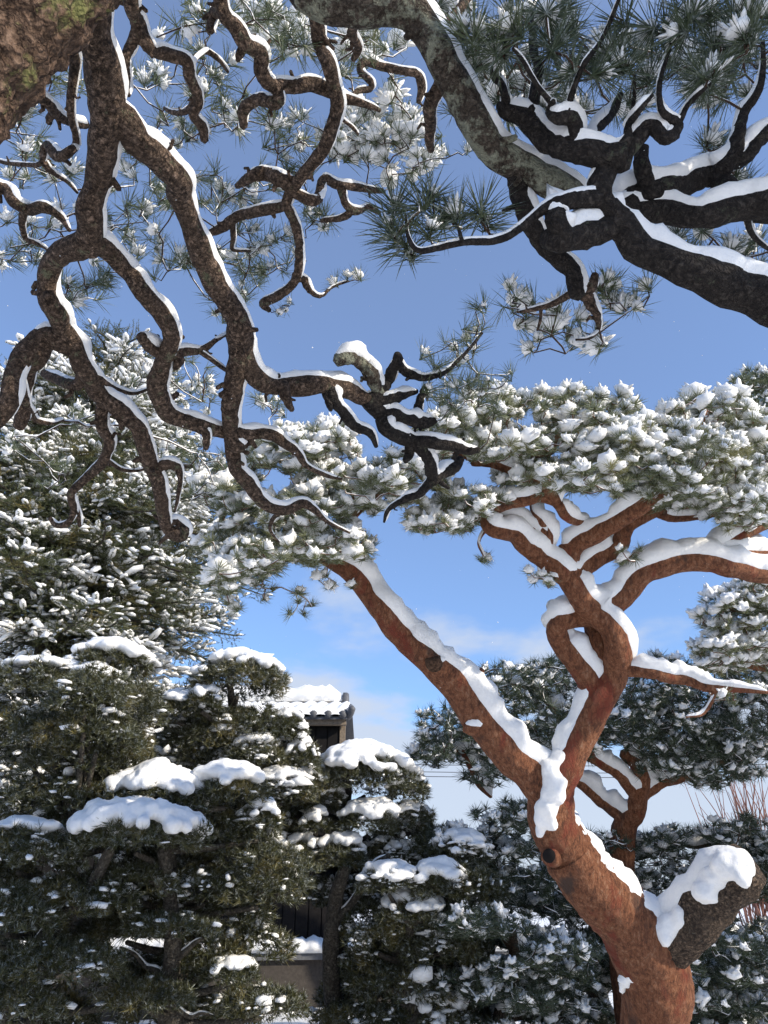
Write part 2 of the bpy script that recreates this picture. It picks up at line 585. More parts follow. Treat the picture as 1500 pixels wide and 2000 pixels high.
def tuft_variant(n, L, w, seed, spread=(18, 92), stem=0.035, low=False):
    r = np.random.default_rng(seed)
    th = np.radians(spread[0] + (spread[1] - spread[0]) * np.sqrt(r.random(n)))
    ph = r.random(n) * 2 * math.pi
    d = np.stack([np.sin(th) * np.cos(ph), np.sin(th) * np.sin(ph), np.cos(th)], -1)
    base = np.zeros((n, 3)); base[:, 2] = -stem * r.random(n)
    if low:
        return needle_tris(base, d, L * (0.72 + 0.36 * r.random(n)), w, r.random(n) * math.pi)
    return needle_quads(base, d, L * (0.72 + 0.36 * r.random(n)), w, r.random(n) * math.pi, 0.06)


def lump_variant(sub, seed, sx, sz, zc, amp=0.22, f=2.2, cone=0.0):
    V, F = icosphere(sub)
    k = 1 + amp * vnoise(V, f, seed) + amp * 0.6 * vnoise(V, f * 2.3, seed + 9)
    W = V * k[:, None]
    W = W * np.array([sx, sx, sz])
    if cone:
        lo = np.clip(-V[:, 2], 0, 1)
        W[:, :2] *= (1 - cone * lo)[:, None]
        W[:, 2] *= (1 + 0.8 * cone * lo)
    W[:, 2] += zc
    return W, [F]


def lobed_variant(sub, seed, L, nl=6, flat=0.75, wd=24, b0=0.30, b1=0.62):
    """snow caught in a needle tuft: a knob with uneven lobes along the needles"""
    r = np.random.default_rng(seed)
    V, F = icosphere(sub)
    th = np.radians(r.uniform(20, 88, nl)); ph = np.arange(nl) / nl * 6.283 + r.normal(0, .3, nl)
    D = np.stack([np.sin(th) * np.cos(ph), np.sin(th) * np.sin(ph), np.cos(th)], -1)
    ln = r.uniform(0.55, 1.0, nl)
    ang = np.arccos(np.clip(V @ D.T, -1, 1))
    k = np.max(ln[None] * np.exp(-(ang / math.radians(wd)) ** 2), axis=1)
    k = b0 + b1 * k
    k = k * (1 + 0.16 * vnoise(V, 3.0, seed))
    W = V * k[:, None] * L
    W[:, 2] = np.where(W[:, 2] < 0, W[:, 2] * 0.35, W[:, 2] * flat) + L * 0.16
    return W, [F]


NL = 0.10          # needle length
TUFTS = [tuft_variant(24 + 4 * s, NL * 1.2, 0.0026, s, (5, 64)) for s in range(5)]
TUFTS_RED_LOW = [tuft_variant(64, NL * 1.08, 0.0044, 40 + s, (10, 95), low=True) for s in range(4)]
TUFTS_BIG = [tuft_variant(80, NL * 1.15, 0.0026, 20 + s, (8, 88)) for s in range(4)]
TUFTS_RED = [tuft_variant(66, NL * 1.08, 0.0040, 40 + s, (10, 95)) for s in range(4)]
TUFTS_FAR = [tuft_variant(32, NL * 1.1, 0.0058, 60 + s, (10, 95), low=True) for s in range(4)]
def finger_variant(seed, L, nf, w, core, sub=1, reach=(.55, .95), cone=(15, 86)):
    """snow caught in a tuft: a small heap with snow covered needle bunches radiating from it"""
    r = np.random.default_rng(seed)
    g = Geo()
    V, F = icosphere(sub)
    k = 1 + 0.3 * vnoise(V, 2.0, seed)
    g.add(V * k[:, None] * np.array([core, core, core * .62]) * L + np.array([0, 0, L * .24]), [F])
    for f in range(nf):
        th = math.radians(r.uniform(*cone)); ph = f / nf * 6.283 * 2.4 + r.normal(0, .3)
        d = np.array([math.sin(th) * math.cos(ph), math.sin(th) * math.sin(ph), math.cos(th)])
        ln = L * r.uniform(*reach); wd = w * r.uniform(.7, 1.35)
        x = np.cross(d, [0.2, 0.1, 1.0]); x /= np.linalg.norm(x); y = np.cross(d, x)
        b = np.array([0, 0, L * .12])
        a = np.arange(3) / 3 * 6.283
        r1 = b + d * ln * .42 + wd * (x[None] * np.cos(a)[:, None] + y[None] * np.sin(a)[:, None])
        r2 = b + d * ln * .78 + wd * .72 * (x[None] * np.cos(a)[:, None] + y[None] * np.sin(a)[:, None]) - np.array([0, 0, .03 * ln])
        W = np.vstack([b[None], r1, r2, (b + d * ln - [0, 0, .06 * ln])[None]])
        t = []
        for q in range(3):
            q2 = (q + 1) % 3
            t += [[0, 1 + q2, 1 + q], [1 + q, 1 + q2, 4 + q2], [1 + q, 4 + q2, 4 + q], [4 + q, 4 + q2, 7]]
        g.add(W, [np.array(t)])
    return np.concatenate(g.V), g.F


CLUMPS = [finger_variant(80 + s, NL * 1.0, 9 + s % 4, 0.0085, .34, 2, (.4, .8), (8, 60)) for s in range(6)]
CLUMPS_MID = [finger_variant(180 + s, NL * 1.02, 6 + s % 3, 0.0135, .54, 1, (.5, .86)) for s in range(6)]
CLUMPS_LO = [finger_variant(90 + s, NL * 1.0, 6 + s % 2, 0.0145, .38, 1, (.42, .70)) for s in range(6)]


PAD_LUMPS = [lump_variant(1, 300 + s, NL * .52, NL * .30, NL * .3, .5, 1.9) for s in range(6)]


def shoot_variant(n, seed, w=0.10, spiral=True):
    """a fir shoot of length 1 along +X with short needles on its sides and top"""
    r = np.random.default_rng(seed)
    t = r.random(n) ** 0.9
    ph = np.radians(r.uniform(-100, 100, n))
    side = np.stack([np.full(n, 0.55), np.sin(ph), np.cos(ph) * 0.7], -1)
    side /= np.linalg.norm(side, axis=1, keepdims=True)
    base = np.stack([t, np.zeros(n), np.zeros(n)], -1)
    V, F = needle_tris(base, side, 0.15 * (0.75 + 0.4 * r.random(n)) * (1.1 - 0.35 * t), 0.030, r.random(n) * math.pi)
    tv = np.array([[0, -.02, 0], [0, .02, 0], [1, 0, 0], [0, 0, .025]]); tf = [np.array([[0, 2, 3], [1, 3, 2], [0, 1, 2]])]
    g = Geo(); g.add(V, F); g.add(tv, tf)
    return np.concatenate(g.V), g.F


SHOOTS = [shoot_variant(27, 100 + s) for s in range(4)]


def shoot_snow(seed):
    V, F = icosphere(1)
    k = 1 + 0.25 * vnoise(V, 2.2, seed) + 0.28 * vnoise(V, 4.0, seed + 3)
    W = V * k[:, None] * np.array([0.40, 0.20, 0.15])
    W[:, 2] = np.where(W[:, 2] < 0, W[:, 2] * 0.5, W[:, 2]) + 0.09
    W[:, 0] += 0.62
    return W, [F]


SHOOT_SNOW = [shoot_snow(120 + s) for s in range(4)]
SPRIGS = [tuft_variant(11, 1.15, 0.095, 140 + s, (5, 70), 0.3, True) for s in range(4)]       # unit size

SNOW_UP = np.array([0.26, -0.10, 1.0])


def snow_pile(name, lumps, voxel, parent, seed=0):
    """one smooth heap of snow grown together from overlapping lumps (centre, (rx, ry, rz))"""
    V0, F0 = icosphere(2)
    g = Geo()
    for k, (c, r) in enumerate(lumps):
        W = V0 * (1 + 0.22 * vnoise(V0, 1.9, seed + k))[:, None] * np.asarray(r) + np.asarray(c)
        g.add(W, [F0])
    me = g.mesh('heap')
    tmp = bpy.data.objects.new('heap', me)
    COL.objects.link(tmp)
    md = tmp.modifiers.new('r', 'REMESH'); md.mode = 'VOXEL'; md.voxel_size = voxel; md.use_smooth_shade = True
    ms = tmp.modifiers.new('s', 'SMOOTH'); ms.iterations = 3; ms.factor = 0.5
    dg = bpy.context.evaluated_depsgraph_get()
    out = bpy.data.meshes.new_from_object(tmp.evaluated_get(dg))
    out.name = name
    bpy.data.objects.remove(tmp); bpy.data.meshes.remove(me)
    n = len(out.vertices)
    co = np.zeros(n * 3, np.float32); out.vertices.foreach_get('co', co); co = co.reshape(-1, 3)
    nr = np.zeros(n * 3, np.float32); out.vertices.foreach_get('normal', nr); nr = nr.reshape(-1, 3)
    co = co + nr * ((vnoise(co, 16.0, seed) * .010 + vnoise(co, 38.0, seed + 1) * .007) * min(1, voxel / .02))[:, None]
    out.vertices.foreach_set('co', co.astype(np.float32).ravel()); out.update()
    return link(name, out, M_SNOW, parent)


# ------------------------------------------------------------------ pine builder
class Pine:
    def __init__(self, name, label, loc, bark_m, twig_m, needle_m, cat='pine tree', group=None, snow=1.0, up=SNOW_UP, width=1.0):
        self.up = up; self.width = width; self.knot = 0.5; self.spurs = 0
        self.root = thing(name, label, cat, loc, group)
        self.bark = bark_m; self.twig_m = twig_m; self.needle = needle_m
        self.lines = {}
        self.nodes = []                 # skeleton points that twigs may grow from
        self.tips = []                  # (pos, dir, scale, snow scale)
        self.snow = snow
        self.count = 0

    def limb(self, key, K, part='branch', m=14, rough=0.07, cap='round', mat_=None, snow=0.03, step=None, fine=None, label=None,
             breaks=0.35, up=None, nodes=True, width=None, knot=None):
        """K: rows x,y,z,r in world space"""
        K = np.asarray(K, float)
        rm = float(np.mean(K[:, 3]))
        D = catmull(K, step or max(rm * 0.55, 0.006))
        C, R = D[:, :3], np.maximum(D[:, 3], 0.0012)
        kt = self.knot if knot is None else knot
        self.count += 1
        sd = self.count + len(self.root.name)
        rw = np.minimum(R, 0.035)[:, None] * kt
        wig = np.stack([vnoise(C, 4.0, sd + k * 7) * .5 + vnoise(C, 11.0, sd + k * 7 + 3) * .42 for k in range(3)], -1) * rw
        e = np.clip(np.minimum(np.arange(len(C)), 1e9) / 4.0, 0, 1)[:, None]
        C = C + wig * e
        kn = vnoise(C, 6.0, sd + 40)
        R = R * (1 + kt * (0.10 * vnoise(C, 13.0, sd + 41) + 0.28 * np.clip(kn - .35, 0, 1)))
        V, F = tube(C, R, m, rough * (0.6 + 0.6 * kt), sd, cap, fine)
        g = Geo(); g.add(V, F)
        if self.spurs and part == 'branch':
            rs = random.Random(sd)
            T_, N_, B_ = frame(C)
            for _ in range(int(len(C) * np.linalg.norm(C[1] - C[0]) / self.spurs)):
                i = rs.randrange(2, max(3, len(C) - 2)); a = rs.uniform(0, 6.283)
                d = N_[i] * math.cos(a) + B_[i] * math.sin(a) + T_[i] * rs.uniform(-.3, .8)
                L = min(R[i], .03) * rs.uniform(.5, 1.6) + .008; q = C[i] + d * R[i] * .7
                side = np.cross(d, [0.3, 0.5, 0.8]) * L * rs.uniform(-.4, .4)
                K2 = np.stack([q, q + d * L * .5 + side, q + d * L])
                rr_ = min(R[i], .03) * rs.uniform(.25, .45)
                sv, sf = tube(K2, np.array([rr_ * 1.5, rr_, rr_ * .8]), 7, .15, sd)
                g.add(sv, sf)
        o = link(part, g.mesh(part), mat_ or self.bark, self.root)
        if label:
            o['label'] = label
        if snow > 0:
            V, F = snow_strip(C, R, snow * self.snow, self.up if up is None else up, sd, breaks=breaks, width=width or self.width)
            link('branch_snow', new_mesh('branch_snow', V, F), M_SNOW, o)
        self.lines[key] = (C, R)
        if nodes:
            st = max(1, int(0.05 / max(np.linalg.norm(C[1] - C[0]), 1e-3)))
            self.nodes += [c for c in C[::st]]
        return o

    def px(self, key, parent, pts, w, dd=0.0, d0=None, wob=0.04, **kw):
        """a limb traced in photo pixels; w = (first, last) width or a list; starts on its parent's centre line"""
        pts = [tuple(p) for p in pts]
        ws = np.interp(np.linspace(0, 1, len(pts)), np.linspace(0, 1, len(w)), w)
        start = None
        if parent:
            C, R = self.lines[parent]
            v = C - CAM
            dep = v @ FWD
            X = 750 + FPX * v[:, 0] / dep; Y = 1000 - FPX * (v @ UPV) / dep
            i = int(np.argmin((X - pts[0][0]) ** 2 + (Y - pts[0][1]) ** 2))
            d0 = float(dep[i]); start = C[i]
        L = np.concatenate([[0], np.cumsum([math.dist(a, b) for a, b in zip(pts, pts[1:])])])
        L = L / L[-1]
        rs = random.Random(hash(tuple(pts)) & 0xFFFF)
        K = []
        for (x, y), t, wd in zip(pts, L, ws):
            d = d0 + dd * t + (wob * rs.uniform(-1, 1) if 0 < t else 0)
            K.append([*P(x, y, d), wd / 2 * d / FPX])
        if start is not None:
            K[0][:3] = start
        return self.limb(key, K, **kw)

    def tuft(self, x, y, d, n=1, spread=22, dsp=0.15, sc=1.0, snow=1.0, tilt=0.5, prob=1.0):
        for _ in range(n):
            g = RNG.normal(0, 1, 3)
            p = P(x + g[0] * spread, y + g[1] * spread * 0.7, d + g[2] * dsp)
            dr = np.array([0, 0, 1.0]) + RNG.normal(0, 1, 3) * tilt * np.array([1, 1, 0.5])
            dr[2] = max(dr[2], 0.25)
            self.tips.append((p, dr / np.linalg.norm(dr), sc * RNG.uniform(0.8, 1.15),
                              snow * RNG.uniform(0.75, 1.25) if RNG.random() < prob else 0.0))

    def pad(self, x, y, d, rx, ry, n, dd=0.6, sc=1.0, snow=1.0, prob=1.0, tilt=0.45):
        """a layer of foliage: n tufts in a flattened ellipsoid; rx, ry in photo pixels"""
        k = 0
        while k < n:
            q = RNG.uniform(-1, 1, 3)
            if q @ q > 1:
                continue
            k += 1
            p = P(x + q[0] * rx, y + q[1] * ry, d + q[2] * dd)
            out = np.array([q[0], q[2], 0]) * 0.5
            dr = np.array([0, 0, 1.0]) + out + RNG.normal(0, tilt, 3) * np.array([1, 1, 0.4])
            dr[2] = max(dr[2], 0.2)
            self.tips.append((p, dr / np.linalg.norm(dr), sc * RNG.uniform(0.75, 1.15),
                              snow * float(min(1.5, np.exp(RNG.normal(-.05, .3)))) if RNG.random() < prob else 0.0))

    def grow(self, tufts, clumps, n_objects=300, twig_r=0.0055, twig_snow=0.012, low=None, sides=4):
        """twigs from the limbs to every tuft, then the tufts with their snow"""
        tips = self.tips
        if not tips:
            return
        TP = np.array([t[0] for t in tips]); TD = np.array([t[1] for t in tips])
        TS = np.array([t[2] for t in tips]); SN = np.array([t[3] for t in tips])
        nodes = np.zeros((len(self.nodes) + len(tips) * 6, 3)); n = len(self.nodes)
        nodes[:n] = np.array(self.nodes)
        d0 = np.array([np.min(np.sum((nodes[:n] - p) ** 2, 1)) for p in TP])
        tw, ts = Geo(), Geo()
        for i in np.argsort(d0):
            p, dr = TP[i], TD[i]
            q = nodes[:n]
            dist = np.linalg.norm(q - p, axis=1)
            cost = dist * (1.0 + 0.5 * np.clip((q[:, 2] - p[2]) / (dist + 1e-4), 0, 1)) + 0.02
            j = int(np.argmin(cost))
            a = q[j]; L = dist[j]
            if L < 0.015:
                continue
            m = int(np.clip(L / 0.055, 3, 9))
            t = np.linspace(0, 1, m + 1)[:, None]
            m0 = (p - a) * 0.9 + np.array([0, 0, -0.18 * L]) + RNG.normal(0, 0.25 * L, 3)
            m1 = dr * L * 0.9
            H = (2 * t ** 3 - 3 * t ** 2 + 1) * a + (t ** 3 - 2 * t ** 2 + t) * m0 + (-2 * t ** 3 + 3 * t ** 2) * p + (t ** 3 - t ** 2) * m1
            H[1:-1] += RNG.normal(0, 0.010, (m - 1, 3))
            r0 = twig_r * float(np.clip(0.55 + L * 1.5, 0.6, 2.4))
            R = np.linspace(r0, twig_r * 0.5, m + 1)
            V, F = tube(H, R, sides, 0)
            tw.add(V, F)
            if twig_snow and self.snow and L > 0.05:
                V, F = snow_strip(H, R, twig_snow * self.snow * (0.5 + r0 / twig_r * 0.5), SNOW_UP, i % 50, m=5)
                ts.add(V, F)
            k = m - 1
            nodes[n:n + min(k, 6)] = H[1:1 + min(k, 6)] if k <= 6 else H[np.linspace(1, m - 1, 6).astype(int)]
            n += min(k, 6)
        o = link('twigs', tw.mesh('twigs'), self.twig_m, self.root, 'stuff')
        if ts.n:
            link('twig_snow', ts.mesh('twig_snow'), M_SNOW, o, 'stuff')
        spin = RNG.random(len(TP)) * 6.283
        RM = rot_to(TD, spin)
        pick = RNG.integers(0, len(tufts), len(TP)); spick = RNG.integers(0, len(clumps), len(TP))
        v = TP - CAM
        dep = v @ FWD
        vis = (dep > 0.3) & (np.abs(v[:, 0] / np.maximum(dep, .3)) < 0.54) & (np.abs((v @ UPV) / np.maximum(dep, .3)) < 0.70)
        order = np.argsort(np.where(vis, dep / TS, 1e6))
        single = order[:min(n_objects, int(vis.sum()))]
        if len(single):
            tm = [new_mesh('needle_tuft', V, F, False) for V, F in tufts]
            cm_ = [new_mesh('snow_clump', V, F) for V, F in clumps]
            for me in tm: me.materials.append(self.needle)
            for me in cm_: me.materials.append(M_SNOW)
            from mathutils import Matrix
            org = np.array(origin_of(self.root))
            for i in single:
                o = bpy.data.objects.new('needle_tuft', tm[pick[i]])
                COL.objects.link(o); o.parent = self.root
                M = Matrix(RM[i].tolist()).to_4x4()
                o.rotation_euler = M.to_euler(); o.location = TP[i] - org; o.scale = (TS[i],) * 3
                if SN[i] > 0.05:
                    c = bpy.data.objects.new('snow_clump', cm_[spick[i]])
                    COL.objects.link(c); c.parent = o; c.scale = (SN[i],) * 3
        mask = np.ones(len(TP), bool); mask[single] = False
        rest = np.where(mask)[0]
        if len(rest):
            g = scatter(low or tufts, TP[rest], RM[rest], TS[rest], pick[rest])
            o = link('needles', g.mesh('needles', False), self.needle, self.root, 'stuff')
            r2 = rest[SN[rest] > 0.05]
            if len(r2):
                g = scatter(clumps, TP[r2], RM[r2], TS[r2] * SN[r2], spick[r2])
                link('needle_snow', g.mesh('needle_snow'), M_SNOW, o, 'stuff')


# ------------------------------------------------------------------ setting: snowy ground
def make_ground():
    g = np.concatenate([np.linspace(-400, -30, 12)[:-1], np.linspace(-30, 30, 121), np.linspace(30, 400, 12)[1:]])
    X, Y = np.meshgrid(g, g + 12)
    p = np.stack([X, Y, 0 * X], -1).reshape(-1, 3)
    z = 0.10 * vnoise(p, 0.35, 3) + 0.04 * vnoise(p, 1.3, 4)
    z = z + 2.4 * np.clip((p[:, 1] - 30) / 60, 0, 1)          # the land rises a little behind the garden
    p[:, 2] = z - 0.05
    n = len(g)
    i = np.arange(n - 1)[:, None] * n + np.arange(n - 1)[None]
    F = np.stack([i, i + 1, i + n + 1, i + n], -1).reshape(-1, 4)
    return new_mesh('snow_ground', p, [F])


structure('snow_ground', make_ground(), M_SNOW)


def box(g, x0, x1, y0, y1, z0, z1):
    V = np.array([[x, y, z] for z in (z0, z1) for y in (y0, y1) for x in (x0, x1)], float)
    g.add(V, [np.array([[0, 2, 3, 1], [4, 5, 7, 6], [0, 1, 5, 4], [2, 6, 7, 3], [0, 4, 6, 2], [1, 3, 7, 5]])])


# ------------------------------------------------------------------ storehouse behind the clipped trees
def make_house():
    D = 14.0
    c = P(678, 1400, D)                      # right end of the eave
    x1, y0, ze = c[0], c[1], c[2]
    root = thing('storehouse', 'dark wooden storehouse with a snow covered tiled roof behind the clipped trees', 'building', (x1 - 3, y0 + 2, 0))
    Lx = 7.0
    wx1 = x1 - 0.04
    g = Geo(); box(g, wx1 - Lx, wx1 - 0.10, y0 + 0.28, y0 + 4.2, -0.2, ze - 0.02)
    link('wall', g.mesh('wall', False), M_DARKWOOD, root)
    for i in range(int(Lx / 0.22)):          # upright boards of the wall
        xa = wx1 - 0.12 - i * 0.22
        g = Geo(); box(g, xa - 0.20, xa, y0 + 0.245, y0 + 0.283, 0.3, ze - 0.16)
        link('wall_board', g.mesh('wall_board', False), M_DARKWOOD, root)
    g = Geo(); box(g, wx1 - 0.10, wx1, y0 + 0.22, y0 + 0.34, -0.2, ze - 0.10)
    link('corner_post', g.mesh('corner_post', False), M_EDGEWOOD, root)
    g = Geo(); box(g, wx1 - Lx, wx1 + 0.02, y0 + 0.05, y0 + 0.17, ze - 0.13, ze - 0.035)
    link('eave_beam', g.mesh('eave_beam', False), M_EDGEWOOD, root)
    # two slopes
    rise, run = 0.60, 2.3
    g = Geo()
    for s in (0, 1):
        ya, yb = (y0 - 0.02, y0 + run) if s == 0 else (y0 + 2 * run, y0 + run)
        V = np.array([[x1 - Lx - 0.3, ya, ze], [x1, ya, ze], [x1, yb, ze + rise], [x1 - Lx - 0.3, yb, ze + rise]])
        V = np.vstack([V, V - [0, 0, 0.05]])
        g.add(V, [np.array([[0, 1, 2, 3], [7, 6, 5, 4], [0, 4, 5, 1], [1, 5, 6, 2], [2, 6, 7, 3], [3, 7, 4, 0]])])
    roof = link('roof', g.mesh('roof', False), M_TILE, root)
    a = np.linspace(0, math.pi, 9)
    me = None
    for i in range(26):                      # rows of round tiles, their ends along the eave
        xc = x1 - 0.08 - i * 0.27
        if me is None:
            C = np.array([[0, -0.06, 0.03], [0, 1.1, 0.03 + rise * 1.16 / run], [0, run, 0.03 + rise]])
            V, F = tube(C, np.array([0.075, 0.075, 0.075]), 10, 0, cap='flat')
            me = new_mesh('round_tile', V, F); me.materials.append(M_TILE)
        o = bpy.data.objects.new('round_tile', me); COL.objects.link(o); o.parent = roof
        o.location = (xc, y0, ze)
    # ridge with its end tiles
    zr = ze + rise
    C = np.array([[x1 - Lx - 0.3, y0 + run, zr + 0.14], [x1 - 3, y0 + run, zr + 0.14], [x1 - 0.16, y0 + run, zr + 0.14]])
    V, F = tube(C, np.array([0.17, 0.17, 0.17]), 14, 0, cap='flat')
    rd = link('ridge', new_mesh('ridge', V, F), M_TILE, root)
    C = np.array([[x1 - 0.2, y0 + run, zr + 0.17], [x1 - 0.12, y0 + run, zr + 0.17], [x1 - 0.08, y0 + run, zr + 0.17]])
    V, F = tube(C, np.array([0.23, 0.23, 0.20]), 18, 0, cap='flat')
    link('ridge_end_tile', new_mesh('ridge_end_tile', V, F), M_TILE, rd)
    C = np.array([[x1 - 0.06, y0 + 0.02, ze + 0.06], [x1 - 0.02, y0 + run * 0.5, ze + 0.06 + rise * 0.5], [x1 - 0.06, y0 + run - 0.1, zr + 0.06]])
    V, F = tube(catmull(C, 0.1), np.full(len(catmull(C, 0.1)), 0.085), 10, 0.03, cap='flat')
    link('gable_tile', new_mesh('gable_tile', V, F), M_TILE, roof)
    C = np.array([[x1 + 0.0, y0 + 0.1, ze + 0.03], [x1 + 0.06, y0 - 0.02, ze + 0.07], [x1 + 0.10, y0 - 0.08, ze + 0.15]])
    V, F = tube(catmull(C, 0.03), np.linspace(0.08, 0.06, len(catmull(C, 0.03))), 10, 0.03)
    link('corner_tile', new_mesh('corner_tile', V, F), M_TILE, roof)
    # the snow on the slope follows the tile rows, a round bolster lies on the ridge
    nx, ny = 190, 26
    u = np.linspace(x1 - Lx - 0.25, x1 - 0.03, nx); v = np.linspace(-0.09, run - 0.06, ny)
    U, Vv = np.meshgrid(u, v)
    p = np.stack([U, Vv + y0, 0 * U], -1)
    roll = np.abs(np.cos((U - (x1 - 0.08)) * math.pi / 0.27))
    thick = 0.12 + 0.05 * roll + 0.035 * vnoise(p, 3.0, 5)
    edge = np.clip((Vv + 0.09) / 0.16, 0, 1) ** 0.45 * np.clip((x1 + 0.0 - U) / 0.10, 0, 1) ** 0.5
    p[..., 2] = ze + 0.05 + rise * np.clip(Vv, -0.1, run) / run + thick * edge
    p[0, :, 1] += 0.05 * roll[0] - 0.02
    i = np.arange(ny - 1)[:, None] * nx + np.arange(nx - 1)[None]
    F = np.stack([i, i + 1, i + nx + 1, i + nx], -1).reshape(-1, 4)
    link('roof_snow', new_mesh('roof_snow', p.reshape(-1, 3), [F]), M_SNOW, roof)
    C = catmull(np.array([[x1 - Lx - 0.3, y0 + run, zr + 0.17], [x1 - 3, y0 + run, zr + 0.17], [x1 - 0.2, y0 + run, zr + 0.17]]), 0.08)
    V, F = snow_strip(C, np.full(len(C), 0.18), 0.14, (0.1, -0.1, 1), 3, m=11, breaks=1.2)
    link('ridge_snow', new_mesh('ridge_snow', V, F), M_SNOW, rd)


make_house()


def make_wall():
    a = P(150, 1870, 12.0); b = P(930, 1850, 13.0)
    root = thing('garden_wall', 'low plastered garden wall with a thick layer of snow on its coping', 'wall', ((a[0] + b[0]) / 2, (a[1] + b[1]) / 2, 0))
    d = (b - a); d[2] = 0; d /= np.linalg.norm(d); s = np.array([-d[1], d[0], 0])
    z = (a[2] + b[2]) / 2
    def slab(t0, t1, hw, z0, z1):
        g = Geo()
        V = []
        for zz_ in (z0, z1):
            for q in ((a + d * t0 - s * hw), (a + d * t1 - s * hw), (a + d * t1 + s * hw), (a + d * t0 + s * hw)):
                V.append([q[0], q[1], zz_])
        g.add(np.array(V), [np.array([[3, 2, 1, 0], [4, 5, 6, 7], [0, 1, 5, 4], [1, 2, 6, 5], [2, 3, 7, 6], [3, 0, 4, 7]])])
        return g
    L = float(np.linalg.norm((b - a)[:2]))
    link('wall', slab(-3, L + 1, 0.11, -0.2, z - 0.10).mesh('wall', False), M_PLASTER, root)
    cp_ = link('coping', slab(-3.05, L + 1.05, 0.20, z - 0.103, z - 0.02).mesh('coping', False), M_TILE, root)
    C = np.array([[*(a + d * t)[:2], z - 0.06] for t in np.arange(-3, L + 1, 0.06)])
    V, F = snow_strip(C, np.full(len(C), 0.2), 0.16, (0, 0, 1), 8, m=11, breaks=1.3)
    V[:, 2] = z - 0.03 + (V[:, 2] - z + 0.06) * 0.6
    link('coping_snow', new_mesh('coping_snow', V, F), M_SNOW, cp_)


make_wall()


def make_wires():
    names = ['topmost thin overhead wire above the clipped tree', 'middle thin overhead wire above the clipped tree',
             'lowest thin overhead wire above the clipped tree']
    for k, py in enumerate((1494, 1508, 1517)):
        c = P(860, py, 30.0)
        t = np.linspace(-22, 22, 60)
        C = np.stack([c[0] + t, c[1] + t * 0.06, c[2] + 0.0011 * t * t - 0.004 * t], -1)
        V, F = tube(C, np.full(60, 0.014), 6, 0)
        o = link('overhead_wire', new_mesh('overhead_wire', V, F), M_WIRE)
        o['label'] = names[k]; o['category'] = 'wire'; o['group'] = 'overhead wires'


make_wires()

# ------------------------------------------------------------------ the big pine whose boughs hang from the upper left
A = Pine('black_pine', 'gnarled dark pine with long crooked boughs hanging over from the thick brown trunk', (-2.3, 0.9, 0),
         M_BARK, M_TWIG, M_NEEDLE, up=(0.50, 0.05, 1.0), width=0.72)
A.knot = 1.0; A.spurs = 0.16
tk = [(-2.3, 0.9, -0.1, 0.34), (-2.2, 0.95, 0.9, 0.29), (-1.85, 1.05, 1.9, 0.27), (*P(-560, 470, 1.55), 0.25), (*P(-215, 140, 1.72), 0.225),
      (*P(-30, -38, 1.80), 0.215), (*P(160, -215, 1.85), 0.20), (*P(420, -460, 1.85), 0.16), (*P(640, -640, 1.9), 0.12), (*P(900, -900, 2.0), 0.07)]
A.limb('trunk', tk, 'trunk', m=96, rough=0.05, mat_=M_BARK_TRUNK, snow=0.05, step=0.019, fine=0.10, knot=0.3)
S2 = dict(snow=0.019)
A.px('A1', 'trunk', [(155, -210), (172, -70), (180, 0), (188, 80), (198, 160), (205, 222)], [78, 72, 70, 68, 70, 72], 0.5, wob=.02, m=18, **S2)
A.px('A1a', 'A1', [(204, 205), (202, 300), (180, 375), (172, 440), (174, 480)], [68, 58, 50, 52, 50], 0.35, wob=.02, m=16, **S2)
A.px('A1aL', 'A1a', [(172, 470), (122, 500), (97, 540), (103, 600), (133, 660), (160, 720), (187, 772), (240, 808), (270, 848), (294, 910),
                     (314, 970), (322, 1028), (350, 1042)], [50, 44, 42, 40, 40, 37, 38, 36, 33, 29, 26, 24, 22], 0.9, m=14, **S2)
A.px('hook1', 'A1aL', [(142, 678), (92, 664), (55, 682), (36, 730), (22, 785), (-10, 825), (-60, 850)], [40, 42, 42, 40, 38, 36, 34], -0.15, m=14, **S2)
A.px('hook2', 'hook1', [(100, 668), (72, 702), (52, 742), (44, 790), (40, 828)], [34, 36, 36, 32, 26], 0.2, m=12, snow=.006)
A.px('aL1', 'A1aL', [(187, 778), (196, 825), (213, 855), (205, 895), (176, 930), (142, 965), (150, 998), (156, 1028)], [24, 22, 21, 20, 18, 15, 11, 8], 0.35, **S2)
A.px('aL1b', 'aL1', [(140, 966), (146, 1000), (134, 1022), (112, 1026), (98, 1012)], [14, 10], 0.1, snow=.02)
A.px('aL2', 'A1aL', [(166, 727), (192, 735), (222, 755), (260, 767), (292, 758)], [16, 15, 12, 8, 5], 0.3, **S2)
A.px('aL3', 'A1aL', [(160, 722), (150, 755), (120, 741), (88, 728)], [24, 24, 22, 16], 0.25, **S2)
A.px('aL3b', 'hook1', [(42, 720), (55, 790), (70, 815), (100, 825), (125, 818)], [16, 14, 10, 6], 0.5, **S2)
A.px('aL4', 'A1aL', [(322, 1028), (345, 1020), (362, 1036), (350, 1052), (325, 1048), (310, 1062)], [20, 19, 17, 14, 11, 5], 0.05, rough=.16, snow=.02)
A.px('aL5', 'A1aL', [(298, 915), (322, 905), (345, 912), (352, 935), (346, 975), (340, 1000)], [16, 22, 18, 9, 7, 4], 0.2, **S2)
A.px('aL6', 'aL1', [(203, 898), (235, 915), (270, 918), (305, 905)], [9, 8, 7, 5], 0.2, **S2)
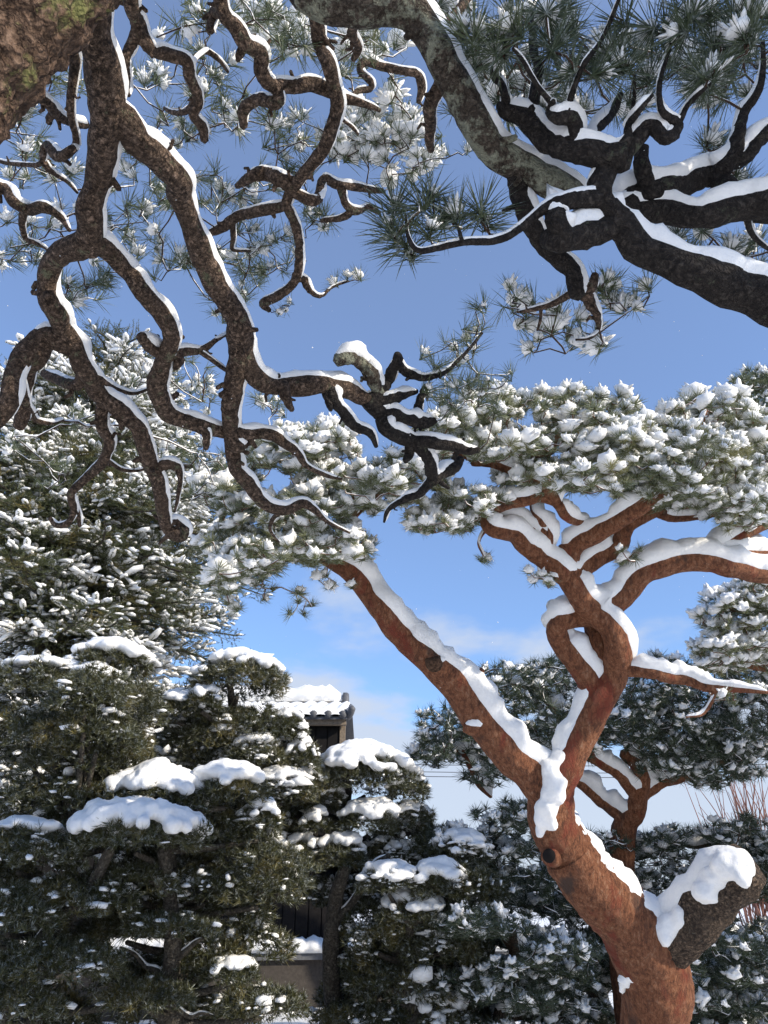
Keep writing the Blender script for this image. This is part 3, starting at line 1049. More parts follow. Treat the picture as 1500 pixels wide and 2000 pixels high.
A.px('A1aR', 'A1a', [(178, 468), (214, 492), (246, 526), (276, 570), (310, 610), (328, 652), (318, 702), (305, 750), (316, 782), (348, 812),
                     (392, 830), (432, 844), (472, 851), (510, 847), (546, 856), (580, 882), (600, 912), (640, 930), (668, 935)],
     [46, 40, 37, 36, 35, 33, 34, 36, 36, 33, 30, 28, 27, 26, 23, 16, 12, 8, 5], 1.0, m=14, **S2)
A.px('aR1', 'A1aR', [(320, 694), (300, 683), (286, 668), (282, 656)], [26, 26, 24, 22], -0.1, rough=.14, snow=.035)
A.px('aR2', 'A1aR', [(322, 700), (358, 686), (392, 682), (420, 666), (450, 648)], [22, 22, 16, 10, 6], 0.2, **S2)
A.px('aR2b', 'aR2', [(385, 684), (420, 708), (450, 728), (470, 742)], [10, 9, 8, 5], 0.2, **S2)
A.px('aR2c', 'aR2', [(348, 688), (345, 702), (340, 718)], [20, 18, 10], 0.0, rough=.15, snow=0)
A.px('aR3', 'A1aR', [(392, 832), (404, 850), (402, 876)], [20, 18, 12], 0.0, rough=.14, snow=.015)
A.px('aR4', 'A1aR', [(455, 848), (466, 872), (485, 868), (495, 850)], [24, 28, 24, 14], 0.05, rough=.14)
A.px('A1b', 'A1', [(204, 200), (247, 236), (286, 276), (325, 312), (350, 345), (368, 388), (380, 432), (395, 490), (420, 545), (450, 590),
                   (472, 628), (470, 672), (482, 702), (511, 732), (552, 752), (600, 752), (640, 752), (680, 766), (722, 786)],
     [66, 60, 56, 52, 50, 47, 46, 46, 46, 46, 45, 48, 44, 41, 39, 38, 37, 35, 32], 1.25, wob=.03, m=18, **S2)
A.px('b_end', 'A1b', [(715, 782), (742, 815), (760, 840), (802, 864), (850, 868), (900, 879), (934, 880)], [32, 30, 28, 28, 25, 21, 12], 0.15, mat_=M_BARK_DARK, rough=.13)
A.px('b1', 'A1b', [(722, 782), (757, 742), (781, 708), (797, 724), (826, 738), (860, 732), (888, 712), (916, 684), (942, 650)], [28, 24, 20, 17, 14, 11, 9, 7, 5], 0.1, mat_=M_BARK_DARK, rough=.13)
A.px('b1k', 'b1', [(775, 712), (782, 700), (779, 690)], [22, 20, 12], 0, mat_=M_BARK_DARK, rough=.2, snow=0)
A.px('b2', 'b1', [(738, 765), (728, 730), (712, 712), (686, 698), (660, 703)], [26, 26, 26, 26, 24], -0.15, mat_=M_BARK_LICHEN, rough=.13, snow=.04)
A.px('b3', 'b_end', [(730, 795), (775, 776), (812, 764)], [20, 20, 10], 0.15, mat_=M_BARK_DARK, rough=.13, snow=.03)
A.px('b4', 'b_end', [(742, 812), (790, 822), (820, 826), (850, 824)], [22, 24, 26, 14], 0.1, mat_=M_BARK_DARK, rough=.16)
A.px('b4b', 'b4', [(810, 824), (822, 790), (834, 756)], [16, 18, 12], 0.05, mat_=M_BARK_DARK, rough=.16, snow=.01)
A.px('b5', 'A1b', [(645, 760), (650, 780), (672, 806), (698, 832), (724, 843), (736, 872)], [24, 22, 20, 20, 16, 8], 0.1, mat_=M_BARK_DARK, rough=.13)
A.px('b5b', 'A1b', [(640, 755), (642, 780), (646, 803)], [22, 18, 8], 0.0, mat_=M_BARK_DARK, rough=.16, snow=0)
A.px('b6', 'b_end', [(806, 866), (832, 900), (844, 934), (826, 962), (792, 974), (758, 996), (750, 1020)], [24, 22, 20, 18, 13, 9, 5], 0.2, mat_=M_BARK_DARK, rough=.12)
A.px('b7', 'b6', [(843, 940), (876, 922), (900, 898)], [24, 26, 18], 0.1, mat_=M_BARK_DARK, rough=.18)
A.px('b8', 'A1b', [(548, 752), (560, 778), (572, 802)], [28, 20, 12], -0.05, rough=.14, snow=0)
A.px('b9', 'b_end', [(802, 864), (800, 885), (792, 900)], [20, 18, 10], 0, mat_=M_BARK_DARK, rough=.16, snow=0)
A.px('A1bd', 'A1b', [(470, 665), (461, 760), (455, 820), (458, 866), (470, 910), (490, 940), (520, 980), (556, 995), (590, 984), (612, 996), (640, 1020), (682, 1042)],
     [42, 36, 33, 31, 30, 28, 26, 24, 20, 14, 8, 5], 0.5, **S2)
A.px('bd1', 'A1bd', [(556, 995), (535, 1010), (528, 1035), (545, 1060)], [10, 9, 7, 4], 0.2, snow=.01)
# smaller boughs behind
A.px('a', 'trunk', [(-120, 60), (-20, 140), (28, 160), (75, 190), (115, 222), (168, 240)], [26, 24, 22, 22, 22, 18], 0.9, **S2)
A.px('a2', 'a', [(110, 218), (98, 232), (94, 242)], [16, 12], 0, rough=.15, snow=0)
A.px('b', 'trunk', [(100, -160), (128, -20), (136, 60), (141, 130), (138, 210), (148, 275), (138, 292), (115, 302), (95, 285), (85, 305), (95, 330), (130, 356), (152, 378)],
     [22, 22, 20, 19, 16, 14, 18, 20, 16, 14, 12, 8, 5], 1.0, **S2)
A.px('bb', 'b', [(92, 290), (76, 318), (40, 322), (0, 316), (-30, 300)], [10, 9, 7, 5], 0.2, **S2)
A.px('c', 'hook1', [(-50, 845), (-130, 700), (-90, 480), (-40, 372), (2, 368), (25, 395), (55, 411), (90, 409), (120, 425), (138, 450)], [40, 40, 34, 26, 24, 23, 24, 22, 14, 8], 0.2, **S2)
A.px('cb', 'c', [(45, 405), (46, 458), (72, 474), (92, 488)], [14, 11, 8, 5], 0.2, **S2)
A.px('d', 'trunk', [(230, -280), (240, -80), (252, 0), (268, 42), (285, 80), (298, 98), (326, 105), (360, 118), (372, 150), (386, 182), (388, 205), (380, 224), (396, 245), (401, 276)],
     [36, 32, 30, 30, 28, 28, 26, 26, 22, 20, 18, 20, 22, 16], 1.0, **S2)
A.px('d2', 'd', [(264, 40), (248, 98), (240, 125), (247, 155), (250, 186)], [22, 21, 20, 15, 10], 0.1, **S2)
A.px('d3', 'd', [(366, 130), (385, 110), (402, 102), (430, 120), (446, 140)], [14, 11, 9, 6], 0.3, **S2)
A.px('d4', 'd', [(386, 185), (370, 215), (345, 222), (320, 212)], [14, 12, 10, 6], 0.25, **S2)
A.px('e', 'trunk', [(420, -450), (415, -180), (432, 5), (455, 55), (475, 85), (505, 100), (507, 135), (525, 163), (566, 165), (610, 160), (650, 178), (672, 190), (702, 196), (742, 214)],
     [40, 36, 30, 30, 30, 28, 27, 27, 27, 26, 24, 20, 14, 8], 1.2, **S2)
A.px('e2', 'e', [(545, 166), (542, 198), (510, 198), (476, 220), (473, 248)], [22, 24, 24, 22, 16], 0.15, rough=.12, **S2)
A.px('e3', 'e', [(472, 84), (466, 100), (462, 118)], [20, 18, 10], 0, rough=.15, snow=0)
A.px('e4', 'e', [(452, 50), (440, 30), (420, 28), (412, 60)], [20, 18, 20, 14], 0.1, rough=.12, **S2)
A.px('f', 'trunk', [(600, -610), (606, -250), (612, 0), (622, 80), (632, 120), (652, 165), (658, 202), (648, 250), (632, 295), (590, 340), (568, 375), (557, 405)],
     [34, 32, 29, 28, 28, 27, 26, 25, 25, 24, 22, 20], 1.3, **S2)
A.px('f1', 'f', [(560, 398), (510, 410), (470, 420), (436, 444), (408, 456)], [20, 19, 18, 17, 12], 0.15, **S2)
A.px('f1b', 'f1', [(455, 432), (456, 465), (455, 488), (490, 490)], [12, 10, 7, 4], 0.15, **S2)
A.px('f2', 'f', [(557, 400), (575, 440), (582, 480), (580, 520), (571, 553), (548, 576), (515, 591), (528, 606)], [19, 18, 17, 17, 17, 17, 17, 10], 0.25, rough=.1, **S2)
A.px('f2b', 'f2', [(575, 545), (596, 549), (606, 570), (626, 577), (650, 560), (682, 549)], [15, 15, 12, 8, 6, 4], 0.1, rough=.12, **S2)
A.px('f3', 'f', [(572, 365), (548, 352), (522, 340), (498, 346), (464, 360)], [24, 26, 27, 24, 12], 0.1, rough=.15, **S2)
A.px('f4', 'f', [(566, 378), (608, 391), (622, 376), (632, 352), (660, 360), (700, 366), (748, 371)], [20, 21, 18, 18, 17, 15, 10], 0.2, **S2)
A.px('f4b', 'f4', [(664, 361), (672, 395), (692, 411), (716, 405), (742, 416)], [17, 16, 17, 14, 9], 0.1, **S2)
A.px('f4c', 'f4b', [(690, 411), (660, 425), (626, 430)], [14, 12, 6], 0.1, **S2)
A.px('g', 'e', [(690, 193), (696, 178), (720, 172), (722, 158), (703, 140), (711, 121), (745, 127), (780, 133), (814, 142), (825, 165), (818, 200)],
     [10, 12, 13, 13, 14, 15, 15, 15, 15, 17, 9], 0.3, **S2)
A.px('g2', 'e', [(660, 186), (665, 225), (690, 250), (700, 262)], [8, 7, 5], 0.2, **S2)
# the lichen grown limb that arches across the top
A.px('limb', 'trunk', [(560, -600), (520, -250), (585, -70), (640, -10), (700, 12), (755, 20), (800, 36), (831, 66), (862, 116), (892, 172), (921, 231), (957, 280), (1000, 308),
                       (1046, 331), (1080, 351), (1122, 374), (1160, 408)], [110, 100, 92, 86, 82, 76, 71, 68, 66, 64, 63, 62, 60, 58, 54, 48, 36], 0.45, wob=.02,
     m=26, rough=.07, fine=.06, mat_=M_BARK_LICHEN, snow=.032, step=0.02, breaks=0.2)
A.px('l2', 'limb', [(999, 312), (1009, 373), (1031, 421), (1052, 480), (1095, 512), (1121, 533), (1127, 576)], [36, 33, 33, 34, 36, 34, 30], 0.1, rough=.12, mat_=M_BARK_DARK)
A.px('l3', 'l2', [(1124, 565), (1090, 590), (1050, 603), (1010, 611)], [15, 13, 10, 5], 0.1, snow=.02)
A.px('l4', 'l2', [(1122, 555), (1150, 588), (1166, 618), (1168, 645), (1150, 662), (1125, 664)], [24, 24, 16, 9, 6, 4], 0.1, rough=.13)
A.px('l5', 'l2', [(1125, 560), (1150, 560), (1160, 535)], [18, 20, 14], 0.05, rough=.15)
A.px('l6', 'l3', [(1058, 602), (1056, 625), (1050, 645)], [8, 5], 0.1, snow=.01)
A.px('l7', 'limb', [(862, 116), (845, 190), (838, 240), (842, 290)], [30, 26, 22, 14], 0.4, **S2)
A.px('l8', 'limb', [(700, 15), (690, 60), (700, 95), (690, 118)], [24, 20, 16, 10], 0.3, **S2)
A.px('l9', 'limb', [(870, 60), (895, 25), (930, -20)], [20, 18, 14], 0.2, **S2)

CL_A = """95 140;160 160;105 178;20 220;30 242;365 25;330 55;405 30;500 40;530 52;470 15;520 12;590 60;600 100;560 80;545 95;320 150;270 165;340 165;
395 110;400 190;420 185;430 205;530 235;510 225;562 270;540 290;580 255;592 275;680 80;690 120;712 90;720 70;670 140;370 250;355 270;330 230;
250 280;260 300;290 290;300 312;80 280;60 305;20 330;60 345;110 340;130 330;240 340;300 360;310 400;280 400;290 420;320 380;400 350;420 370;440 360;410 410;
440 400;460 380;500 380;510 470;480 460;540 470;520 490;500 540;470 550;440 490;530 520;490 520;10 430;30 460;85 450;70 480;120 430;220 440;250 450;270 490;240 470;
210 430;340 480;310 480;360 500;330 520;380 520;180 550;150 570;130 560;210 540;160 590;200 560;620 420;640 440;600 410;430 590;420 612;440 600;
390 750;400 770;370 740;420 780;500 780;490 800;520 800;280 720;30 900;100 920;90 935;30 880;140 800;160 820;250 800;230 780;300 880;350 870;380 880;320 900;
420 900;440 920;400 950;370 960;455 215;480 190;440 240;15 500;45 520;560 345;590 330;505 320;350 700;560 500;470 130;420 140"""
for c in CL_A.replace('\n', '').split(';'):
    x, y = map(float, c.split())
    A.tuft(x, y, 2.5 + y / 1000 * 1.9 + RNG.uniform(0.1, 0.6), n=3, spread=20, dsp=0.12, sc=0.95, snow=0.8, prob=0.5, tilt=0.85)
for x, y, n, sp_ in ((700, 250, 7, 28), (690, 290, 6, 26), (725, 300, 6, 26), (745, 265, 6, 24), (665, 275, 5, 22), (780, 300, 6, 26), (800, 330, 6, 24), (770, 240, 6, 26), (810, 270, 5, 22),
                     (830, 310, 5, 18), (690, 100, 5, 20), (600, 85, 4, 22), (500, 30, 6, 26), (540, 60, 5, 26), (470, 30, 4, 24), (760, 90, 4, 24), (780, 190, 4, 24), (720, 220, 5, 26)):
    A.tuft(x, y, 3.5, n=n, spread=sp_, dsp=0.12, sc=0.95, snow=1.25, prob=0.9, tilt=0.7)
for x, y in ((560, 600), (540, 612), (566, 582), (660, 553), (692, 545), (676, 540), (880, 305), (905, 290)):
    A.tuft(x, y, 3.45 if x < 800 else 3.2, n=1, spread=8, dsp=0.03, sc=0.7, snow=0.8, tilt=0.6)
for x, y in ((930, 640), (900, 668), (890, 692), (938, 615), (850, 705), (920, 745), (960, 750), (890, 752), (872, 772), (930, 770), (982, 742), (862, 800), (950, 800), (905, 720), (880, 800), (840, 780)):
    A.tuft(x, y, 3.85, n=3, spread=16, dsp=0.12, sc=1.0, snow=0.55, prob=0.5, tilt=0.8)
for x, y in ((985, 590), (1000, 583), (1025, 605), (1040, 590), (1010, 640), (1040, 655), (1060, 640), (1095, 655), (1130, 668), (1150, 682), (1172, 556), (1198, 548), (1185, 580), (1230, 590),
             (1245, 572), (1205, 600), (1105, 625), (1160, 655), (1070, 610)):
    A.tuft(x, y, 2.75, n=2, spread=13, dsp=0.08, sc=0.85, snow=0.95, prob=0.85, tilt=0.7)
A.grow(TUFTS, CLUMPS, 300, 0.0045, 0.011)

# ------------------------------------------------------------------ the shaded pine reaching in from the right
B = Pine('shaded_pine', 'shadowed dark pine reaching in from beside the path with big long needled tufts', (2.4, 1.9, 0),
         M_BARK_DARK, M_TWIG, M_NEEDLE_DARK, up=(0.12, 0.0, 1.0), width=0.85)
B.knot = 1.0; B.spurs = 0
B.limb('trunk', [(2.4, 1.9, -0.1, .24), (2.28, 1.95, 1.0, .20), (2.15, 1.95, 2.2, .18), (2.2, 1.75, 3.3, .16), (2.05, 1.4, 4.2, .13), (2.4, 1.2, 5.0, .10), (3.0, 1.5, 5.3, .08), (3.9, 2.0, 5.5, .06), (5.0, 2.6, 5.5, .04)], 'trunk', m=24, rough=.08,
       snow=.03, step=.05)
S3 = dict(snow=0.038, breaks=0.6)
B.px('B1', 'trunk', [(2217, 1060), (1900, 760), (1600, 615), (1500, 582), (1430, 560), (1342, 528), (1282, 492), (1232, 460), (1200, 432), (1184, 398)],
     [120, 110, 92, 84, 76, 67, 62, 58, 55, 44], 0.0, d0=2.2, wob=.02, m=20, rough=.09, **S3)
B.px('B2', 'trunk', [(2200, 700), (1900, 420), (1640, 375), (1500, 395), (1446, 405), (1368, 418), (1290, 412), (1230, 432), (1195, 440)], [70, 64, 58, 54, 52, 50, 48, 45, 40], 0.05, wob=.02, m=18, rough=.09, **S3)
B.px('B3', 'B1', [(1190, 430), (1176, 400), (1170, 365), (1190, 322), (1228, 306)], [56, 52, 48, 50, 54], -0.05, rough=.13, **S3)
B.px('B3a', 'B3', [(1228, 308), (1152, 294), (1074, 288), (1032, 240), (985, 222), (972, 208)], [52, 46, 42, 38, 30, 20], 0.1, rough=.12, **S3)
B.px('B3b', 'B3a', [(1100, 290), (1122, 268), (1120, 236), (1086, 230), (1076, 215), (1080, 198)], [34, 34, 30, 24, 18, 10], -0.05, rough=.1, **S3)
B.px('B3c', 'B3a', [(978, 215), (983, 190), (975, 165), (962, 144), (972, 110)], [18, 17, 15, 10], -0.1, **S3)
B.px('B3d', 'B3a', [(1032, 240), (1047, 176), (1052, 138), (1042, 96), (1041, 20)], [24, 22, 20, 18, 12], 0.1, **S3)
B.px('B3e', 'B3b', [(1080, 205), (1048, 166), (1022, 118), (1002, 94)], [12, 10, 8, 5], -0.1, snow=.012)
B.px('B3f', 'B3b', [(1104, 228), (1121, 171), (1143, 123), (1180, 69), (1212, -10)], [14, 11, 10, 9, 7], -0.1, snow=.012)
B.px('B3g', 'B3a', [(1200, 300), (1225, 280), (1234, 242), (1250, 216), (1275, 185)], [26, 22, 16, 12, 7], -0.05, snow=.04)
B.px('B3h', 'B3', [(1222, 306), (1240, 278), (1262, 251), (1297, 270), (1320, 244), (1290, 218), (1290, 160), (1313, 75)], [30, 30, 30, 28, 22, 13, 10, 6], -0.05, rough=.1, **S3)
B.px('B3i', 'B3h', [(1318, 245), (1340, 205), (1368, 176), (1400, 150)], [13, 11, 9, 5], -0.05, snow=.03)
B.px('B3j', 'B3g', [(1234, 240), (1240, 190), (1239, 140)], [9, 8, 5], 0, snow=0)
B.px('B3k', 'B3a', [(1153, 294), (1170, 255), (1200, 215), (1215, 180)], [28, 24, 20, 12], 0.2, snow=.05)
B.px('B4', 'B2', [(1222, 432), (1235, 385), (1287, 370), (1340, 352), (1394, 338), (1428, 318), (1441, 267), (1453, 219), (1484, 165), (1490, 80)], [50, 50, 48, 46, 44, 38, 28, 20, 13, 8], 0.15, rough=.1, **S3)
B.px('B4b', 'B4', [(1400, 338), (1416, 362), (1418, 374)], [40, 36, 26], 0, rough=.15, snow=0)
B.px('B4c', 'B4', [(1428, 318), (1458, 304), (1500, 261), (1545, 235)], [30, 28, 26, 20], 0.05, rough=.13, **S3)
B.px('B5', 'B4', [(1268, 374), (1252, 335), (1250, 295)], [32, 32, 28], 0, rough=.12, **S3)
B.px('B6', 'B3', [(1172, 385), (1105, 388), (1073, 396), (1041, 421), (1004, 453), (967, 468), (913, 472), (860, 483), (817, 488), (797, 460), (793, 421)], [40, 30, 24, 18, 16, 15, 14, 13, 12, 8, 5], -0.15, wob=.02, snow=.014)
B.px('B6b', 'B6', [(905, 472), (900, 455), (893, 440)], [9, 8, 5], 0, snow=0)
B.px('B7', 'B1', [(1192, 432), (1140, 452), (1095, 470), (1075, 462)], [52, 50, 46, 40], -0.02, rough=.14, **S3)
B.px('B8', 'B7', [(1110, 468), (1088, 440), (1092, 412), (1110, 395)], [46, 44, 40, 30], 0.0, rough=.14, **S3)
B.px('B9', 'B1', [(1205, 440), (1210, 480), (1232, 508), (1262, 520)], [22, 14, 10, 7], 0.25, snow=.02)
B.px('B10', 'B2', [(1450, 405), (1465, 450), (1490, 480), (1530, 500)], [14, 11, 9, 6], 0.3, snow=.02)
B.px('B11', 'B2', [(1420, 405), (1450, 420), (1500, 432), (1550, 430)], [22, 20, 20, 18], 0.3, snow=.03)

for x, y, n in ((905, 55, 1), (935, 62, 1), (1002, 58, 2), (990, 100, 2), (1110, 60, 2), (1090, 92, 2), (1215, 105, 2), (1190, 132, 2), (1312, 66, 2), (1292, 55, 1), (1396, 88, 1), (1392, 140, 2), (1420, 120, 2),
                (1462, 55, 2), (1440, 35, 2), (1482, 25, 2), (1130, 140, 2), (1232, 150, 2), (1340, 165, 1), (1175, 40, 1), (1050, 40, 1), (1370, 148, 1), (1250, 40, 1), (960, 30, 1), (1400, 30, 1), (1100, 10, 1), (1340, 20, 1)):
    B.tuft(x, y, 2.1, n=n, spread=14, dsp=0.07, sc=1.08, snow=0.72, prob=0.85, tilt=0.5)
for x, y in ((812, 395), (775, 402), (845, 385), (872, 432), (935, 415), (950, 432), (842, 445), (760, 440), (895, 420), (790, 470), (800, 490), (760, 460)):
    B.tuft(x, y, 2.05, n=1, spread=6, dsp=0.03, sc=1.05, snow=0.55, prob=0.5, tilt=0.55)
for x, y in ((960, 130), (920, 110), (990, 190), (882, 30), (1060, 170), (1160, 90), (1350, 130), (1262, 190), (1330, 120), (1402, 160), (1440, 90), (1380, 60), (1140, 110), (1000, 170), (970, 180), (930, 200),
             (1290, 130), (1080, 30), (960, 90), (1250, 90), (1480, 110), (1420, 180), (1200, 200), (1100, 200), (1020, 130)):
    B.tuft(x, y, 2.75, n=3, spread=24, dsp=0.15, sc=0.9, snow=1.25, prob=0.9, tilt=0.6)
for x, y in ((1252, 500), (1300, 470), (1340, 480), (1372, 492), (1402, 500), (1462, 500), (1440, 480), (1480, 462), (1300, 500), (1345, 460), (1402, 280), (1432, 340), (1445, 352), (1410, 290), (1320, 520)):
    B.tuft(x, y, 2.9, n=2, spread=18, dsp=0.12, sc=0.85, snow=1.0, prob=0.7, tilt=0.7)
# the rest of its crown, above the frame
def crown_ball(T, c, r, n, snow=1.0):
    for _ in range(n):
        q = RNG.normal(0, 1, 3); q /= np.linalg.norm(q); q *= RNG.random() ** 0.4
        dr = np.array([0, 0, 1.0]) + RNG.normal(0, .4, 3); dr[2] = max(dr[2], .3)
        T.tips.append((np.array(c) + q * np.array(r), dr / np.linalg.norm(dr), RNG.uniform(.9, 1.3), snow))
crown_ball(B, (1.95, 0.95, 4.2), (0.8, 0.75, 0.5), 300, 1.3)
crown_ball(B, (2.7, 1.1, 5.4), (0.9, 0.8, 0.45), 90, 1.3)
crown_ball(B, (5.0, 2.6, 5.4), (0.9, 0.8, 0.8), 70, 1.3)
B.grow(TUFTS_BIG, CLUMPS, 300, 0.0055, 0.013)

# ------------------------------------------------------------------ the red pine, the main tree of the picture
Rr = Pine('red_pine', 'tall red pine with orange bark, forked snowy limbs and a cut stub beside its trunk', (P(1280, 2300, 5.0)[0], P(1280, 2300, 5.0)[1], 0),
          M_RED, M_TWIG_RED, M_NEEDLE_RED, up=(0.22, -0.1, 1.0), width=0.9)
b0 = P(1281, 2000, 5.0)
tr = [(b0[0] + .02, b0[1] + .05, -0.1, .30), (b0[0] + .01, b0[1] + .03, 0.3, .245)] + \
     [(*P(x, y, 5.0), w / 2 * 5.0 / FPX) for x, y, w in ((1281, 2000, 130), (1283, 1925, 130), (1262, 1852, 140), (1215, 1790, 128), (1158, 1728, 116), (1110, 1660, 104), (1082, 1600, 90), (1076, 1548, 84))]
Rr.knot = 0.55; Rr.spurs = 0
Rr.limb('trunk', tr, 'trunk', m=90, rough=.035, snow=.045, step=.014, fine=.035, breaks=0.1)
S = dict(snow=0.07, breaks=0.55)
Rr.px('stub', 'trunk', [(1268, 1872), (1325, 1822), (1388, 1762), (1440, 1710), (1466, 1686)], [104, 96, 92, 92, 78], -0.25, wob=.01, m=30, rough=.13, fine=.08, cap='flat', mat_=M_BARK_STUB, snow=.07, breaks=.6,
      label='cut grey branch stub capped with thick snow')
Rr.px('L', 'trunk', [(1078, 1560), (1040, 1512), (986, 1460), (936, 1402), (890, 1337), (840, 1291), (786, 1246), (750, 1196), (716, 1152), (690, 1124), (652, 1096), (618, 1082)],
      [84, 77, 73, 69, 65, 58, 51, 47, 45, 42, 32, 24], 0.15, m=24, rough=.05, fine=.02, **S)
Rr.px('Lk1', 'L', [(705, 1148), (698, 1128), (693, 1106)], [28, 26, 24], -0.02, rough=.08, cap='flat', snow=0.05)
Rr.px('Lk2', 'L', [(918, 1350), (928, 1325), (936, 1305)], [26, 26, 24], 0.05, rough=.08, cap='flat', snow=0.07)
Rr.px('Lk3', 'L', [(950, 1425), (925, 1424), (908, 1420)], [30, 26, 22], -0.1, rough=.1, cap='flat', snow=0.03)
Rr.px('Lk4', 'L', [(850, 1305), (848, 1295), (846, 1284)], [36, 34, 32], -0.13, rough=.06, cap='flat', mat_=M_CUT, snow=0.05)
Rr.px('L1', 'L', [(668, 1108), (640, 1088), (600, 1088), (560, 1092), (520, 1106), (480, 1122), (450, 1131), (415, 1142)], [28, 25, 23, 21, 18, 14, 10, 6], -0.2, **S)
Rr.px('L2', 'L', [(668, 1105), (640, 1068), (600, 1040), (542, 1012), (492, 992), (450, 972), (420, 955)], [26, 24, 22, 20, 18, 15, 10], 0.1, **S)
Rr.px('L3', 'L', [(660, 1098), (686, 1055), (676, 1022), (700, 1000), (740, 965), (770, 930)], [22, 20, 18, 16, 12, 8], 0.2, **S)
Rr.px('L4', 'L3', [(700, 1000), (690, 960), (650, 930), (600, 915), (540, 900)], [16, 14, 12, 10, 6], 0.2, **S)
Rr.px('L5', 'L2', [(560, 1020), (548, 1075), (520, 1100)], [12, 10, 6], 0, **S)
Rr.px('R', 'trunk', [(1080, 1562), (1100, 1510), (1130, 1442), (1165, 1380), (1200, 1314), (1208, 1272), (1190, 1226), (1154, 1194), (1128, 1160), (1110, 1120), (1114, 1070)],
      [76, 66, 63, 62, 56, 52, 50, 50, 48, 46, 42], 0.1, m=24, rough=.06, fine=.02, **S)
Rr.px('R1', 'R', [(1160, 1390), (1150, 1330), (1122, 1292), (1094, 1252), (1090, 1222), (1126, 1203), (1172, 1194), (1216, 1166), (1246, 1126), (1300, 1106), (1360, 1096), (1420, 1106), (1500, 1126), (1620, 1150)],
      [44, 48, 44, 42, 42, 44, 48, 48, 46, 44, 41, 38, 34, 26], 0.25, m=18, rough=.05, **S)
Rr.px('R1b', 'R1', [(1325, 1101), (1380, 1086), (1432, 1056), (1472, 1030), (1530, 1010)], [32, 30, 30, 26, 20], 0.2, **S)
Rr.px('R1c', 'R1b', [(1395, 1082), (1440, 1080), (1500, 1080), (1560, 1085)], [24, 22, 22, 18], 0.3, **S)
Rr.px('R2', 'R', [(1150, 1400), (1152, 1320), (1166, 1262), (1160, 1210)], [42, 44, 44, 40], 0.15, m=16, **S)
Rr.px('R3', 'R', [(1200, 1305), (1270, 1316), (1330, 1326), (1380, 1340), (1430, 1345), (1500, 1352)], [28, 26, 25, 20, 14, 8], -0.3, snow=.06)
Rr.px('R3b', 'R3', [(1395, 1342), (1390, 1370), (1370, 1395), (1340, 1400)], [10, 9, 7, 4], -0.1, snow=.03)
Rr.px('C1', 'R', [(1114, 1078), (1136, 1058), (1190, 1024), (1246, 990), (1292, 958), (1350, 930)], [40, 36, 35, 32, 26, 16], -0.3, **S)
Rr.px('C2', 'R', [(1114, 1140), (1160, 1092), (1206, 1068), (1218, 1036), (1246, 1012), (1292, 996), (1350, 985)], [42, 38, 36, 32, 29, 26, 16], 0.3, **S)
Rr.px('C2b', 'C2', [(1280, 1000), (1320, 1012), (1370, 1008), (1420, 1000)], [18, 16, 14, 10], 0.2, **S)
Rr.px('C3', 'R', [(1112, 1132), (1092, 1112), (1058, 1092), (1024, 1068), (1001, 1046), (962, 1035), (953, 1012), (968, 990), (1014, 979), (1058, 973), (1092, 985)], [40, 38, 36, 34, 32, 30, 28, 26, 24, 22, 16], -0.15, m=16, **S)
Rr.px('C3b', 'C3', [(1060, 1092), (1066, 1050), (1048, 1010), (1042, 985), (1036, 960)], [26, 25, 22, 18, 12], 0.1, **S)
Rr.px('C3c', 'C3b', [(1062, 1056), (1020, 1024), (975, 1012), (940, 1020)], [22, 22, 18, 10], 0.05, **S)
Rr.px('C3d', 'C3', [(1092, 985), (1069, 962), (1035, 940), (1001, 922), (960, 908), (920, 905)], [22, 22, 21, 19, 16, 10], 0.1, **S)
Rr.px('C3e', 'C3', [(1085, 988), (1110, 1015), (1150, 1022)], [20, 18, 12], 0.2, **S)
Rr.px('C4', 'C3d', [(1005, 922), (1014, 910), (1042, 888), (1076, 881), (1083, 860), (1104, 843), (1160, 848), (1220, 842)], [18, 17, 17, 17, 14, 12, 10, 6], 0.2, **S)
Rr.px('C5', 'C3c', [(965, 1013), (948, 1035), (935, 1060), (946, 1088)], [10, 8, 6, 4], -0.1, snow=.02)
Rr.px('C6', 'C3d', [(940, 906), (880, 880), (850, 900), (800, 900)], [14, 12, 10, 6], 0.1, **S)
Rr.px('C7', 'C1', [(1290, 960), (1340, 900), (1360, 850), (1380, 800)], [20, 18, 14, 8], 0.3, **S)
Rr.px('C8', 'R1b', [(1470, 1032), (1440, 1000), (1440, 950), (1470, 900), (1490, 840)], [22, 20, 18, 14, 8], 0.3, **S)
# snow that slid into the forks
def heap_px(pts, parent, seed):
    L = []
    for x, y, d, rx, rz in pts:
        L.append((P(x, y, d), (rx, rx * .8, rz)))
    snow_pile('fork_snow', L, 0.016, parent, seed)
heap_px([(1072, 1500, 4.9, .07, .07), (1082, 1525, 4.87, .08, .08), (1080, 1552, 4.85, .085, .07), (1068, 1578, 4.84, .08, .07), (1056, 1600, 4.84, .05, .07), (1076, 1605, 4.83, .05, .06), (1054, 1622, 4.85, .035, .05), (1092, 1480, 4.93, .06, .06)], Rr.root, 3)
heap_px([(1262, 1795, 4.93, .07, .06), (1285, 1815, 4.88, .08, .07), (1310, 1812, 4.86, .09, .08), (1298, 1832, 4.82, .05, .06), (1335, 1790, 4.85, .09, .08)], Rr.root, 9)
heap_px([(1225, 1895, 4.93, .045, .06), (1222, 1915, 4.92, .05, .05), (1232, 1905, 4.88, .04, .05), (1215, 1930, 4.95, .03, .04)], Rr.root, 14)
heap_px([(1400, 1715, 4.80, .12, .09), (1425, 1690, 4.76, .12, .10), (1445, 1688, 4.72, .09, .10), (1450, 1712, 4.66, .06, .08), (1380, 1740, 4.78, .10, .08), (1425, 1670, 4.78, .09, .06)], Rr.root, 21)
